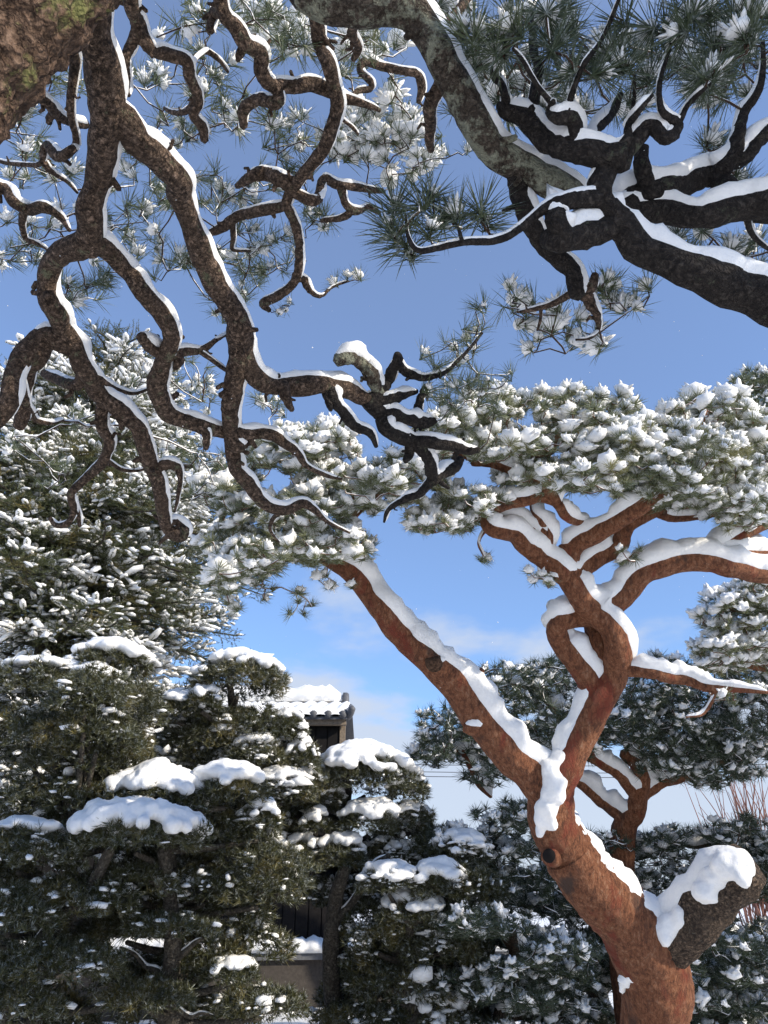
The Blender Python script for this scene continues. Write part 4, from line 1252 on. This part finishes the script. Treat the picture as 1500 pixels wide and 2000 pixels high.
# round cut scar on the trunk
sc_c = P(1076, 1672, 4.86)
nrm = (CAM - sc_c); nrm = nrm / np.linalg.norm(nrm) + np.array([-0.45, 0, 0.1]); nrm /= np.linalg.norm(nrm)
C = np.stack([sc_c - nrm * 0.06, sc_c + nrm * 0.02, sc_c + nrm * 0.03])
V, F = tube(C, np.array([.068, .062, .050]), 18, .05, cap='flat')
o = link('branch_scar', new_mesh('branch_scar', V, F), M_RED, Rr.root); o['label'] = 'round dark scar of a sawn branch'
C = np.stack([sc_c + nrm * 0.01, sc_c + nrm * 0.03, sc_c + nrm * 0.033])
V, F = tube(C, np.array([.045, .043, .040]), 16, .05, cap='flat')
link('scar_heart', new_mesh('scar_heart', V, F), plain('scar_black', (0.012, 0.009, 0.008), 0.95), o)
for x, y, d, rx, ry, n in ((1120, 795, 5.3, 130, 38, 90), (1180, 850, 5.2, 150, 40, 110), (1290, 880, 5.1, 170, 55, 200), (1200, 930, 5.0, 200, 45, 170), (1400, 910, 5.4, 130, 70, 200), (1390, 805, 5.6, 110, 40, 110),
                           (1450, 985, 5.3, 80, 45, 90), (960, 790, 5.1, 70, 45, 50), (890, 850, 5.0, 90, 50, 70), (790, 930, 5.0, 90, 50, 70), (640, 865, 5.2, 70, 45, 55), (560, 885, 5.2, 90, 55, 70),
                           (690, 955, 5.1, 120, 55, 90), (560, 1000, 5.0, 130, 50, 90), (480, 1065, 4.9, 90, 40, 50), (500, 1090, 4.75, 90, 32, 50), (440, 1130, 4.75, 50, 28, 28), (590, 1075, 4.85, 60, 28, 30), (920, 985, 5.1, 80, 40, 45), (860, 1010, 5.1, 80, 35, 40), (1010, 870, 5.1, 80, 45, 60),
                           (450, 950, 5.1, 70, 45, 50), (640, 1060, 4.9, 90, 40, 40), (1340, 960, 5.2, 130, 40, 110), (1060, 930, 5.2, 100, 30, 50), (1480, 850, 5.8, 60, 60, 60)):
    Rr.pad(x, y, d, rx, ry, int(n * 1.25), 0.6, 0.9, 1.0, 0.84)
for x, y, n, sp_ in ((590, 1165, 4, 14), (575, 1190, 2, 10), (440, 1180, 5, 20), (470, 1160, 4, 20), (945, 1090, 3, 8), (1215, 1080, 7, 16), (1050, 1122, 6, 16), (730, 1062, 5, 14), (650, 1150, 5, 18), (1090, 1130, 3, 12),
                     (700, 1080, 4, 20), (520, 1130, 5, 24), (1420, 1010, 8, 26), (1400, 1360, 3, 20), (1460, 1345, 4, 22)):
    Rr.tuft(x, y, 5.0, n=n, spread=sp_, dsp=0.12, sc=0.75, snow=0.9, prob=0.7, tilt=0.7)
Rr.grow(TUFTS_RED, CLUMPS_MID, 300, 0.006, 0.016, TUFTS_RED_LOW)

# ------------------------------------------------------------------ pines further back
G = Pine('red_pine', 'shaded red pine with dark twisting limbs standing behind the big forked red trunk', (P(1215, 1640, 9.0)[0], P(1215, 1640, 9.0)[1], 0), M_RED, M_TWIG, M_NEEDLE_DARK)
g0 = P(1215, 1640, 9.0)
G.limb('trunk', [(g0[0] - .1, g0[1], -0.1, .2), (g0[0] - .15, g0[1], 0.9, .17), (*g0, .14), (*P(1240, 1584, 9), .12), (*P(1251, 1533, 9), .11), (*P(1244, 1494, 9), .10), (*P(1217, 1471, 9), .07)], 'trunk', m=16, snow=.05, rough=.06)
S4 = dict(snow=.09, breaks=.8, m=10)
G.px('1', 'trunk', [(1242, 1556), (1206, 1511), (1160, 1482), (1148, 1462), (1110, 1440)], [22, 22, 20, 16, 10], -0.2, **S4)
G.px('2', 'trunk', [(1230, 1600), (1171, 1562), (1132, 1528), (1060, 1500), (1000, 1440), (930, 1400), (870, 1420)], [28, 24, 22, 20, 18, 14, 8], 0.3, **S4)
G.px('3', 'trunk', [(1246, 1560), (1290, 1527), (1330, 1516), (1400, 1490), (1460, 1450)], [26, 26, 24, 18, 10], 0.2, **S4)
G.px('4', '2', [(1010, 1450), (960, 1460), (905, 1465), (850, 1470)], [18, 18, 16, 8], -0.2, **S4)
G.px('5', '4', [(905, 1465), (922, 1500), (935, 1530), (960, 1555)], [16, 16, 14, 8], -0.1, **S4)
G.px('6', '1', [(1150, 1470), (1100, 1400), (1040, 1350), (980, 1330)], [18, 16, 12, 8], 0.3, **S4)
G.px('7', 'trunk', [(1230, 1480), (1270, 1420), (1300, 1370), (1330, 1330)], [18, 16, 12, 8], 0.3, **S4)
G.px('8', '3', [(1340, 1512), (1380, 1430), (1430, 1380)], [18, 14, 8], 0.3, **S4)
for x, y, rx, ry, n in ((890, 1425, 90, 45, 130), (850, 1460, 55, 30, 60), (1000, 1335, 85, 40, 110), (1090, 1320, 80, 35, 100), (1040, 1400, 120, 45, 170), (1290, 1335, 90, 50, 140), (1320, 1420, 130, 60, 240),
                        (1380, 1490, 120, 45, 170), (1440, 1420, 90, 80, 200), (1230, 1400, 110, 50, 160), (960, 1500, 70, 30, 70), (1120, 1440, 90, 45, 130), (1450, 1320, 70, 50, 110), (1080, 1480, 80, 30, 70), (1300, 1480, 80, 35, 80)):
    G.pad(x, y, 9.0, rx, ry * 1.15, n, 0.9, 1.35, 0.85, 0.5, .7)
G.grow(TUFTS_FAR, CLUMPS_LO, 0, 0.011, 0.03, sides=3)

H = Pine('pine_tree', 'sunlit pine heavy with snow whose crown overlaps the end of the red pine limb', (P(1620, 1500, 7.5)[0], P(1620, 1500, 7.5)[1], 0), M_RED, M_TWIG_RED, M_NEEDLE_RED)
h0 = P(1620, 1400, 7.5)
H.limb('trunk', [(h0[0], h0[1], -0.1, .2), (h0[0] + .1, h0[1], 1.0, .17), (*P(1640, 1500, 7.5), .14), (*P(1600, 1350, 7.5), .12), (*P(1620, 1180, 7.5), .09), (*P(1600, 1050, 7.5), .05)], 'trunk', m=14, snow=.04)
H.px('1', 'trunk', [(1610, 1380), (1540, 1310), (1470, 1300), (1400, 1290)], [24, 22, 16, 8], -0.2, **S4)
H.px('2', 'trunk', [(1612, 1250), (1540, 1200), (1470, 1190), (1400, 1190)], [22, 20, 16, 8], 0.1, **S4)
for x, y, rx, ry, n in ((1440, 1195, 80, 50, 130), (1420, 1275, 75, 40, 110), (1490, 1150, 50, 50, 80), (1500, 1250, 60, 70, 110), (1600, 1150, 90, 70, 90), (1600, 1300, 90, 60, 90)):
    H.pad(x, y, 7.5, rx, ry, n, 0.6, 1.15, 1.25, 0.95)
H.grow(TUFTS_FAR, CLUMPS_LO, 0, 0.009, 0.025)

I = Pine('pine_tree', 'dark green pine top showing past the end of the red pine crown', (P(1600, 1300, 11)[0], P(1600, 1300, 11)[1], 0), M_BARK, M_TWIG, M_NEEDLE)
i0 = P(1600, 1300, 11)
I.limb('trunk', [(i0[0], i0[1], -0.1, .25), (i0[0], i0[1], 2.0, .2), (*P(1600, 1200, 11), .16), (*P(1590, 900, 11), .11), (*P(1560, 700, 11), .05)], 'trunk', m=12, snow=.03)
I.px('1', 'trunk', [(1585, 850), (1530, 800), (1450, 750)], [16, 12, 6], 0, **S4)
I.px('2', 'trunk', [(1590, 950), (1530, 900), (1470, 880)], [16, 12, 6], 0, **S4)
for x, y, rx, ry, n in ((1475, 745, 50, 25, 60), (1540, 760, 70, 60, 90), (1500, 860, 40, 50, 70), (1560, 900, 70, 60, 80), (1490, 790, 40, 30, 40)):
    I.pad(x, y, 11.0, rx, ry, n, 0.7, 1.5, 0.8, 0.6)
I.grow(TUFTS_FAR, CLUMPS_LO, 0, 0.012, 0.02)

TP_ = Pine('tall_pine', 'tall pine beside the garden whose shade falls on the pines at the back', (7.2, 7.0, 0), M_RED, M_TWIG, M_NEEDLE, snow=0)
TP_.limb('trunk', [(7.2, 7.0, -.1, .3), (7.1, 7.0, 2.5, .24), (7.2, 7.05, 5.0, .17), (7.1, 7.0, 8.0, .05)], 'trunk', m=12, snow=0)
for c_, r_, n_ in (((7.2, 7.3, 6.4), (1.2, 1.5, 1.4), 420), ((7.2, 7.2, 4.4), (1.3, 1.6, 1.1), 420), ((7.2, 6.9, 2.9), (1.2, 1.4, .7), 220), ((7.1, 5.3, 4.5), (1.2, 1.3, 1.1), 380)):
    crown_ball(TP_, c_, r_, n_, 1.2)
TP_.tips = [(a_, b_, c_ * 2.0, 0.0) for a_, b_, c_, d_ in TP_.tips]
TP_.grow(TUFTS_FAR, CLUMPS_LO, 0, 0.012, 0, sides=3)

# the low, snow laden pines that fill the lower right
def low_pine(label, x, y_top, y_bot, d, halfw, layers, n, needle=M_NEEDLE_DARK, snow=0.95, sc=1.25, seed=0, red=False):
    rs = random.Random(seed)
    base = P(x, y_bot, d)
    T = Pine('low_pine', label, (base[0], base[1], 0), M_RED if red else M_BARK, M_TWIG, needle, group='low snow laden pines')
    top = P(x, y_top, d)
    T.limb('trunk', [(base[0] + .1, base[1], -.1, .13), (base[0] - .06, base[1] + .05, max(top[2] * .3, .2), .11), (base[0] + .08, base[1], top[2] * .65, .08), (*(top - [0, 0, .05]), .03)], 'trunk', m=12, snow=.05)
    for k in range(layers):
        t = (k + .5) / layers
        y = y_top + (y_bot - y_top) * t
        w = halfw * (0.55 + 0.5 * math.sin(math.pi * min(1, t * .75 + .2)))
        for s in (-1, 1):
            a = w * rs.uniform(.45, .62)
            yy = y + rs.uniform(-40, 40)
            T.px(f'{k}{s}', 'trunk', [(x, y + 25), (x + s * a * .4, yy + 12), (x + s * a * .8, yy + 18), (x + s * a * 1.4, yy + 6)], [18, 15, 12, 6], rs.uniform(-.5, .5), **S4)
            T.pad(x + s * a, yy, d + rs.uniform(-.3, .3), w * rs.uniform(.4, .7), rs.uniform(22, 48), n, .6, sc, snow, .42)
        T.pad(x + rs.uniform(-.4, .4) * w, y + rs.uniform(-30, 20), d - .25, w * .55, rs.uniform(20, 45), n, .5, sc, snow, .42)
    T.grow(TUFTS_FAR, CLUMPS_LO, 0, 0.010, 0.03, sides=3)
    return T


low_pine('low pine with snow laden drooping layers under the shaded red pine', 960, 1590, 1960, 8.6, 170, 6, 62, seed=1)
low_pine('bushy low pine behind the curved red trunk, dusted with snow', 1180, 1640, 2010, 9.2, 170, 6, 62, seed=2)
low_pine('low pine behind the cut stub with thick snow on its lower layers', 1420, 1600, 2010, 9.0, 190, 7, 66, seed=3)
low_pine('short dark pine in front of the others at the foot of the red trunk', 1000, 1800, 2060, 7.6, 170, 4, 60, seed=4)
low_pine('short pine with white laden twigs beside the red pine base', 1430, 1840, 2080, 7.4, 140, 4, 55, seed=5)

# ------------------------------------------------------------------ the tall fir on the left
def make_fir():
    D = 8.6
    base = P(-10, 1800, D)
    root = thing('fir_tree', 'tall fir with snow dusted drooping boughs growing behind the hanging pine branches', 'fir tree', (base[0], base[1], 0))
    tx, ty = base[0], base[1]
    ztop = P(-40, 240, D)[2]
    K = catmull(np.array([[tx, ty, -.1, .30], [tx + .03, ty, 2.0, .24], [tx - .03, ty, ztop * .6, .15], [tx, ty, ztop, .02]]), .12)
    V, F = tube(K[:, :3], K[:, 3], 14, .06)
    link('trunk', new_mesh('trunk', V, F), M_BARK_GREY, root)
    def reach(z):
        py = 1000 - FPX * ((np.array([tx, ty, z]) - CAM) @ UPV) / D
        xs = np.interp(py, [240, 330, 420, 520, 650, 760, 860, 960, 1080, 1240, 1330, 1600], [10, 45, 85, 140, 225, 335, 360, 405, 475, 400, 300, 250])
        return max(0.15, (xs - 0) * D / FPX)
    rs = np.random.default_rng(5)
    protos = {}

    def proto(cls, var):
        """a bough of length cls along +X: its wood, its flat spray of shoots and the snow on them"""
        if (cls, var) in protos:
            return protos[cls, var]
        L = cls
        dz = (-.16, -.08, -.02)[var]
        pts = np.array([[0, 0, 0, .03], [L * .4, rs.normal(0, .03) * L, .03 * L, .02], [L * .75, rs.normal(0, .04) * L, (dz - .02) * L * .6, .012], [L, 0, dz * L, .004]])
        pts[:, 3] *= 0.6 + .25 * L
        C = catmull(pts, .08)
        V, F = tube(C[:, :3], C[:, 3], 6, .05)
        mb = new_mesh('branch', V, F); mb.materials.append(M_BARK_GREY)
        pos, dr, sc = [], [], []
        n1 = int(L / 0.085) + 3
        for i in range(n1):
            t = 0.10 + 0.90 * i / n1
            c = C[int(t * (len(C) - 1)), :3]
            for s_ in (-1, 1):
                sl_ = (0.12 + 0.45 * L * (1 - t) ** 0.8 * min(1, t * 3)) * rs.uniform(.7, 1.15)
                d2 = np.array([.75, .8 * s_, rs.normal(-.08, .22)]); d2 /= np.linalg.norm(d2)
                n2 = max(1, int(sl_ / 0.085))
                for j in range(n2):
                    q = c + d2 * sl_ * (j / n2) + np.array([0, 0, -.04 * (j / n2)])
                    s2 = -1 if (j % 2) else 1
                    d3 = d2 + np.cross(d2, [0, 0, 1]) * s2 * rs.uniform(.2, .9) + np.array([0, 0, rs.normal(.06, .34)])
                    pos.append(q); dr.append(d3 / np.linalg.norm(d3)); sc.append(rs.uniform(.13, .23))
        pos.append(C[-2, :3]); dr.append(np.array([1.0, 0, 0])); sc.append(.17)
        pos = np.array(pos); dr = np.array(dr); sc = np.array(sc)
        y = np.cross(np.array([[0, 0, 1.0]]), dr); y /= np.linalg.norm(y, axis=1, keepdims=True)
        RM = np.stack([dr, y, np.cross(dr, y)], -1)
        pk = rs.integers(0, 4, len(pos))
        mn = scatter(SHOOTS, pos, RM, sc, pk).mesh('needle_spray', False); mn.materials.append(M_FIR)
        far = np.linalg.norm(pos[:, :2], axis=1) / L
        keep = rs.random(len(pos)) < np.clip((0.15 + 0.62 * far) * (vnoise(pos, 2.4, var * 9 + int(cls * 10)) * 1.8 + .28), .05, .95)
        keep[-1] = True
        ms = scatter(SHOOT_SNOW, pos[keep], RM[keep], sc[keep] * np.exp(rs.normal(.02, .2, keep.sum())), pk[keep]).mesh('spray_snow')
        ms.materials.append(M_SNOW)
        protos[cls, var] = (mb, mn, ms)
        return protos[cls, var]

    z = 2.2; lev = 0
    while z < ztop - 0.1:
        Lr = reach(z)
        nb = int(np.clip(5 + Lr * 4.2, 5, 15))
        for k in range(nb):
            az = (k + lev * .37) / nb * 2 * math.pi + rs.normal(0, .12)
            if math.sin(az) > 0.85 or math.cos(az) < -0.92:
                continue
            L = Lr * rs.uniform(.70, 1.05)
            cls = min((.3, .6, 1.0, 1.5, 2.0, 2.6), key=lambda c_: abs(c_ - L))
            mb, mn, ms = proto(cls, int(rs.integers(0, 3)))
            br = bpy.data.objects.new('branch', mb); COL.objects.link(br); br.parent = root
            br.location = (tx - root.location.x, ty - root.location.y, z + rs.normal(0, .12))
            br.rotation_euler = (rs.normal(0, .12), rs.normal(.02, .08), az)
            f = L / cls
            br.scale = (f, f * (1 if k % 2 else -1), 1)
            for nm, me in (('needle_spray', mn), ('spray_snow', ms)):
                o = bpy.data.objects.new(nm, me); COL.objects.link(o); o.parent = br; o['kind'] = 'stuff'
        z += 0.20 if z < 4 else 0.22
        lev += 1


make_fir()

# ------------------------------------------------------------------ clipped trees with snow capped pads
class Clipped:
    def __init__(self, label, x, d, y_top, kind='clipped_yew', cat='clipped tree', group='clipped garden trees', bark_m=None, lean=0.0):
        b = P(x, 1950, d)
        self.root = thing(kind, label, cat, (b[0], b[1], 0), group)
        top = P(x + lean, y_top, d)
        self.x, self.d = x, d
        K = catmull(np.array([[b[0], b[1], -.1, .12], [b[0] + .05, b[1], .6, .10], [(b[0] + top[0]) / 2 - .05, b[1] + .03, top[2] * .6, .075], [top[0], top[1], top[2] - .1, .03]]), .06)
        V, F = tube(K[:, :3], K[:, 3], 12, .08)
        self.bm = bark_m or M_BARK_GREY
        link('trunk', new_mesh('trunk', V, F), self.bm, self.root)
        self.K = K
        self.k = int(x)

    def pad(self, px, py, rx, ry, d=None, snow=0.07, cover=0.95, lumps=0.25, dens=1.0, sz=0.07):
        """px, py = centre of the pad in the photo; rx, ry half extents in pixels"""
        self.k += 13
        rs = np.random.default_rng(self.k)
        d = d or self.d
        c = P(px, py + ry * .4, d)
        ax = rx * d / FPX; az = ry * d / FPX * 1.25; ay = ax * .8
        j = int(np.argmin(np.abs(self.K[:, 2] - (c[2] - az * .6)) + 0.0))
        s = self.K[j, :3]
        mid = (s + c) / 2 + np.array([0, 0, -.05])
        K = catmull(np.array([[*s, .04], [*mid, .03], [*(c - [0, 0, az * .3]), .02]]), .06)
        V, F = tube(K[:, :3], K[:, 3], 8, .08)
        br = link('branch', new_mesh('branch', V, F), self.bm, self.root)
        n = int(700 * dens * ax * (ay + az) / .3)
        n = int(np.clip(n, 120, 2600))
        q = rs.normal(0, 1, (n, 3)); q /= np.linalg.norm(q, axis=1, keepdims=True)
        q[:, 2] = np.where(q[:, 2] < -.25, -q[:, 2] * .8, q[:, 2])
        rad = 1 - .35 * rs.random(n) ** 2
        bumpy = 1 + .20 * vnoise(q * [ax, ay, az] + c, 6.0, self.k) + .12 * vnoise(q * [ax, ay, az] + c, 14.0, self.k + 1)
        pos = c + q * np.array([ax, ay, az]) * (rad * bumpy)[:, None]
        low = q[:, 2] < 0
        pos[low, 2] = c[2] + (pos[low, 2] - c[2]) * .7
        dr = q * np.array([1, 1, .6]) + np.array([0, 0, .45]) + rs.normal(0, .35, (n, 3))
        RM = rot_to(dr, rs.random(n) * 6.28)
        sc = sz * rs.uniform(.7, 1.3, n)
        g = scatter(SPRIGS, pos, RM, sc, rs.integers(0, 4, n))
        pd = link('foliage_pad', g.mesh('foliage_pad', False), M_YEW, self.root)
        if snow > 0:
            nl = int(np.clip(170 * ax * ay * cover / .25, 22, 260))
            L = []
            while len(L) < nl:
                u = rs.uniform(-1, 1, 2)
                r2 = math.hypot(*u)
                if r2 > min(.97, cover * (0.92 + .2 * rs.normal())):
                    continue
                hh = math.sqrt(max(0.03, 1 - min(r2, 1) ** 2))
                k_ = 1 - .45 * r2
                q_ = np.array([c[0] + ax * u[0], c[1] + ay * u[1], c[2] + az * hh * 1.02])
                b_ = vnoise(q_[None], 5.0, self.k)[0]
                q_[2] += snow * (.25 + .5 * b_)
                rr_ = rs.uniform(.035, .075) * (1.2 if ax > .3 else .8)
                L.append((q_, (rr_ * 1.15, rr_ * 1.1, (rr_ * .55 + snow * .55) * k_)))
            snow_pile('snow_cap', L, .023, pd, self.k)
        if lumps > 0:
            up = (q[:, 2] > -.1) & (rs.random(n) < lumps * np.clip(.45 + 1.9 * vnoise(pos, 4.0, 77), .05, 2))
            if up.any():
                p2 = pos[up] + np.array([0, 0, .012])
                R2 = rot_to(np.array([[0, 0, 1.0]]) + rs.normal(0, .2, (len(p2), 3)), rs.random(len(p2)) * 6)
                g = scatter(PAD_LUMPS, p2 - [0, 0, NL * .2], R2, np.exp(rs.normal(-.62, .45, len(p2)))[:, None] * np.exp(rs.normal(0, .3, (len(p2), 3))) * np.array([1, 1, .85]) * sz / .08, rs.integers(0, 4, len(p2)))
                link('snow_lumps', g.mesh('snow_lumps'), M_SNOW, pd, 'stuff')
        return pd


t = t_top = Clipped('clipped tree with a rounded snowy top standing in front of the storehouse roof', 450, 8.0, 1300)
t.pad(465, 1325, 100, 48, snow=.06, cover=.85, lumps=.12)
t.pad(350, 1385, 55, 34, snow=.06, d=7.8)
t.pad(395, 1370, 40, 26, snow=.06, d=7.7)
t.pad(500, 1420, 90, 42, snow=.0, lumps=.35)
t.pad(410, 1440, 90, 45, snow=.0, lumps=.30)
t.pad(560, 1425, 40, 40, snow=.03, lumps=.5)
t.pad(500, 1475, 60, 35, snow=.05, cover=.6, lumps=.4, d=7.8)
t.pad(590, 1480, 36, 40, snow=.04, lumps=.5, d=7.9)
t.pad(550, 1540, 70, 38, snow=.02, lumps=.4, d=7.8)
t.pad(360, 1480, 80, 50, snow=.0, lumps=.2)
t.pad(600, 1530, 30, 32, snow=.03, lumps=.5)

t = t_cloud = Clipped('clipped tree with flat snow topped cloud pads and a dark upright trunk', 655, 8.4, 1480, bark_m=M_BARK_DARK, lean=30)
t.pad(712, 1515, 108, 50, snow=.10, cover=1.0, lumps=.06)
t.pad(795, 1540, 42, 44, snow=.05, lumps=.3)
t.pad(718, 1605, 62, 34, snow=.08, lumps=.15, d=8.2)
t.pad(630, 1560, 42, 30, snow=.06, lumps=.3)
t.pad(580, 1572, 40, 28, snow=.06, d=8.2)
t.pad(615, 1610, 32, 24, snow=.07, d=8.1)
t.pad(800, 1600, 50, 34, snow=.03, lumps=.4)
t.pad(665, 1672, 52, 36, snow=.08, lumps=.3, d=8.0)
t.pad(590, 1668, 45, 30, snow=.07, d=8.1)
t.pad(540, 1655, 34, 28, snow=.06, d=8.1)
t.pad(760, 1665, 50, 26, snow=.03, lumps=.5)
t.pad(640, 1740, 60, 34, snow=.0, lumps=.5)

t = t_yew = Clipped('broad clipped yew whose two stacked pads carry the thickest snow', 330, 6.6, 1560, bark_m=M_BARK_GREY)
t.pad(300, 1560, 108, 46, snow=.13, cover=1.0, lumps=.05, d=6.9)
t.pad(268, 1630, 132, 46, snow=.14, cover=1.0, lumps=.05, d=6.4)
t.pad(440, 1545, 76, 42, snow=.09, lumps=.08, d=7.0)
t.pad(505, 1610, 48, 40, snow=.06, lumps=.3, d=7.0)
t.pad(440, 1640, 90, 50, snow=.0, lumps=.12, d=7.1)
t.pad(400, 1730, 90, 44, snow=.0, lumps=.25, d=6.8)
t.pad(250, 1720, 100, 44, snow=.0, lumps=.12, d=6.5)
t.pad(470, 1745, 60, 36, snow=.04, lumps=.5, cover=.6, d=6.9)
t.pad(545, 1720, 50, 32, snow=.04, lumps=.5, d=7.2)
t.pad(330, 1810, 90, 30, snow=.0, lumps=.15, d=6.4)
t.pad(450, 1900, 60, 26, snow=.03, lumps=.4, d=6.6)
t.pad(290, 1945, 90, 32, snow=.0, lumps=.2, d=6.3)
t.pad(510, 1960, 90, 34, snow=.0, lumps=.25, d=6.6)

t = t_dark = Clipped('dark shaded yew in the shadow below the fir boughs', 60, 6.9, 1600, bark_m=M_BARK_GREY, lean=90)
t.pad(80, 1340, 130, 50, snow=.03, cover=.6, lumps=.35, d=7.2)
t.pad(215, 1290, 78, 30, snow=.08, cover=.95, lumps=.1, d=7.4)
t.pad(180, 1350, 80, 45, snow=.05, cover=.7, lumps=.25, d=7.1)
t.pad(60, 1440, 150, 60, snow=.0, lumps=.08, d=7.0)
t.pad(210, 1450, 90, 60, snow=.0, lumps=.08, d=7.2)
t.pad(120, 1560, 140, 55, snow=.0, lumps=.10, d=6.9)
t.pad(40, 1660, 120, 55, snow=.02, cover=.5, lumps=.22, d=6.3)
t.pad(140, 1760, 120, 50, snow=.0, lumps=.12, d=6.3)
t.pad(20, 1780, 100, 55, snow=.0, lumps=.18, d=6.0)
t.pad(110, 1880, 130, 50, snow=.0, lumps=.10, d=6.0)
t.pad(20, 1960, 110, 50, snow=.0, lumps=.12, d=5.8)

t = t_shrub = Clipped('rounded evergreen shrub with snow clumps growing beside the dark clipped trunk', 800, 7.6, 1780, kind='evergreen_shrub', cat='shrub')
t.pad(805, 1790, 70, 40, snow=.08, cover=.85, lumps=.4)
t.pad(760, 1720, 60, 34, snow=.03, lumps=.6)
t.pad(860, 1730, 60, 40, snow=.06, lumps=.5, cover=.8)
t.pad(900, 1660, 60, 34, snow=.03, lumps=.6, d=8)
t.pad(740, 1830, 60, 40, snow=.0, lumps=.5)
t.pad(870, 1850, 90, 45, snow=.0, lumps=.35)
t.pad(780, 1920, 100, 45, snow=.0, lumps=.2)
t.pad(850, 1985, 90, 40, snow=.06, cover=.6, lumps=.3)
t.pad(700, 1990, 100, 40, snow=.0, lumps=.2)

def stem(T, pts, d, w, part='branch', m=12):
    K = [[*P(x, y, d), w_ / 2 * d / FPX] for (x, y), w_ in zip(pts, np.linspace(w[0], w[1], len(pts)))]
    D = catmull(np.array(K), .03)
    V, F = tube(D[:, :3], D[:, 3], m, .09, int(pts[0][0]))
    o = link(part, new_mesh(part, V, F), M_BARK_GREY, T.root)
    V, F = snow_strip(D[:, :3], D[:, 3], .011, (.1, 0, 1), int(pts[0][0]), width=.7)
    link('branch_snow', new_mesh('branch_snow', V, F), M_SNOW, o)

stem(t_yew, [(322, 2220), (328, 2000), (334, 1900), (338, 1820), (330, 1740), (318, 1660)], 6.55, (44, 24), 'trunk')
stem(t_yew, [(336, 1880), (362, 1858), (385, 1838), (402, 1832)], 6.55, (17, 4))
stem(t_yew, [(330, 1930), (306, 1895), (285, 1888), (262, 1862), (235, 1850)], 6.55, (16, 4))
stem(t_yew, [(330, 1745), (305, 1722), (270, 1712), (230, 1690)], 6.5, (20, 8))
stem(t_yew, [(335, 1960), (370, 1985), (395, 1978), (420, 1985)], 6.5, (13, 4))
stem(t_dark, [(-60, 2260), (-15, 2020), (50, 1890), (112, 1800), (170, 1745), (215, 1660)], 6.3, (48, 20), 'trunk')
stem(t_cloud, [(652, 2150), (650, 1950), (645, 1860), (655, 1760), (675, 1690)], 7.9, (40, 24), 'trunk')
stem(t_cloud, [(650, 1800), (690, 1760), (730, 1690), (760, 1670)], 7.9, (18, 8))
stem(t_cloud, [(650, 1880), (690, 1865), (740, 1850)], 7.9, (16, 6))
rsf = np.random.default_rng(21)
def fill(T, x0, x1, y0, y1, n, d, lumps=.12, rx=(55, 100), ry=(38, 62)):
    for k in range(n):
        T.pad(rsf.uniform(x0, x1), y0 + (y1 - y0) * (k + rsf.random()) / n, rsf.uniform(*rx), rsf.uniform(*ry), snow=0, lumps=rsf.uniform(.5, 1.5) * lumps, d=d + rsf.uniform(-.25, .35), dens=.8)

fill(t_yew, 180, 520, 1640, 2010, 14, 7.0, .08)
fill(t_dark, -30, 260, 1330, 2010, 20, 6.9, .07)
fill(t_top, 330, 600, 1370, 1640, 10, 8.4, .25)
fill(t_cloud, 540, 800, 1560, 1800, 9, 8.7, .2, (40, 75), (28, 45))
fill(t_shrub, 690, 960, 1660, 2010, 12, 7.9, .16)

# leaning bare trunk at lower left and far red twiggy shrub
def bare_shrub():
    c = P(1475, 1640, 15.0)
    g = Geo()
    rs = np.random.default_rng(3)
    for k in range(150):
        a = rs.uniform(0, 6.28); sp_ = rs.uniform(.1, .55)
        h = rs.uniform(1.0, 2.3)
        p0 = np.array([c[0] + rs.normal(0, .3), c[1] + rs.normal(0, .3), 0.0 if k < 25 else c[2] * rs.uniform(.3, .8)])
        p1 = p0 + np.array([math.cos(a) * sp_ * .5, math.sin(a) * sp_ * .5, h * .5]); p2 = p0 + np.array([math.cos(a) * sp_ * 1.3, math.sin(a) * sp_ * 1.3, h])
        C = catmull(np.stack([p0, p1 + rs.normal(0, .05, 3), p2]), .2)
        V, F = tube(C, np.linspace(.018, .005, len(C)), 4, 0)
        g.add(V, F)
    o = link('bare_shrub', g.mesh('bare_shrub'), M_SHRUB)
    o['label'] = 'leafless shrub with fine reddish twigs far behind the pines'; o['category'] = 'shrub'


bare_shrub()


def snowflakes():
    g = Geo()
    rs = np.random.default_rng(11)
    V, F = icosphere(1)
    for _ in range(420):
        d = rs.uniform(2.0, 7.0)
        p = P(rs.uniform(-100, 1600), rs.uniform(-100, 1500), d)
        g.add(V * rs.uniform(.0012, .0022) + p, [F])
    o = link('falling_snow', g.mesh('falling_snow'), M_SNOW, kind='stuff')
    o['label'] = 'tiny snow crystals drifting in the blue air'; o['category'] = 'snow'


snowflakes()
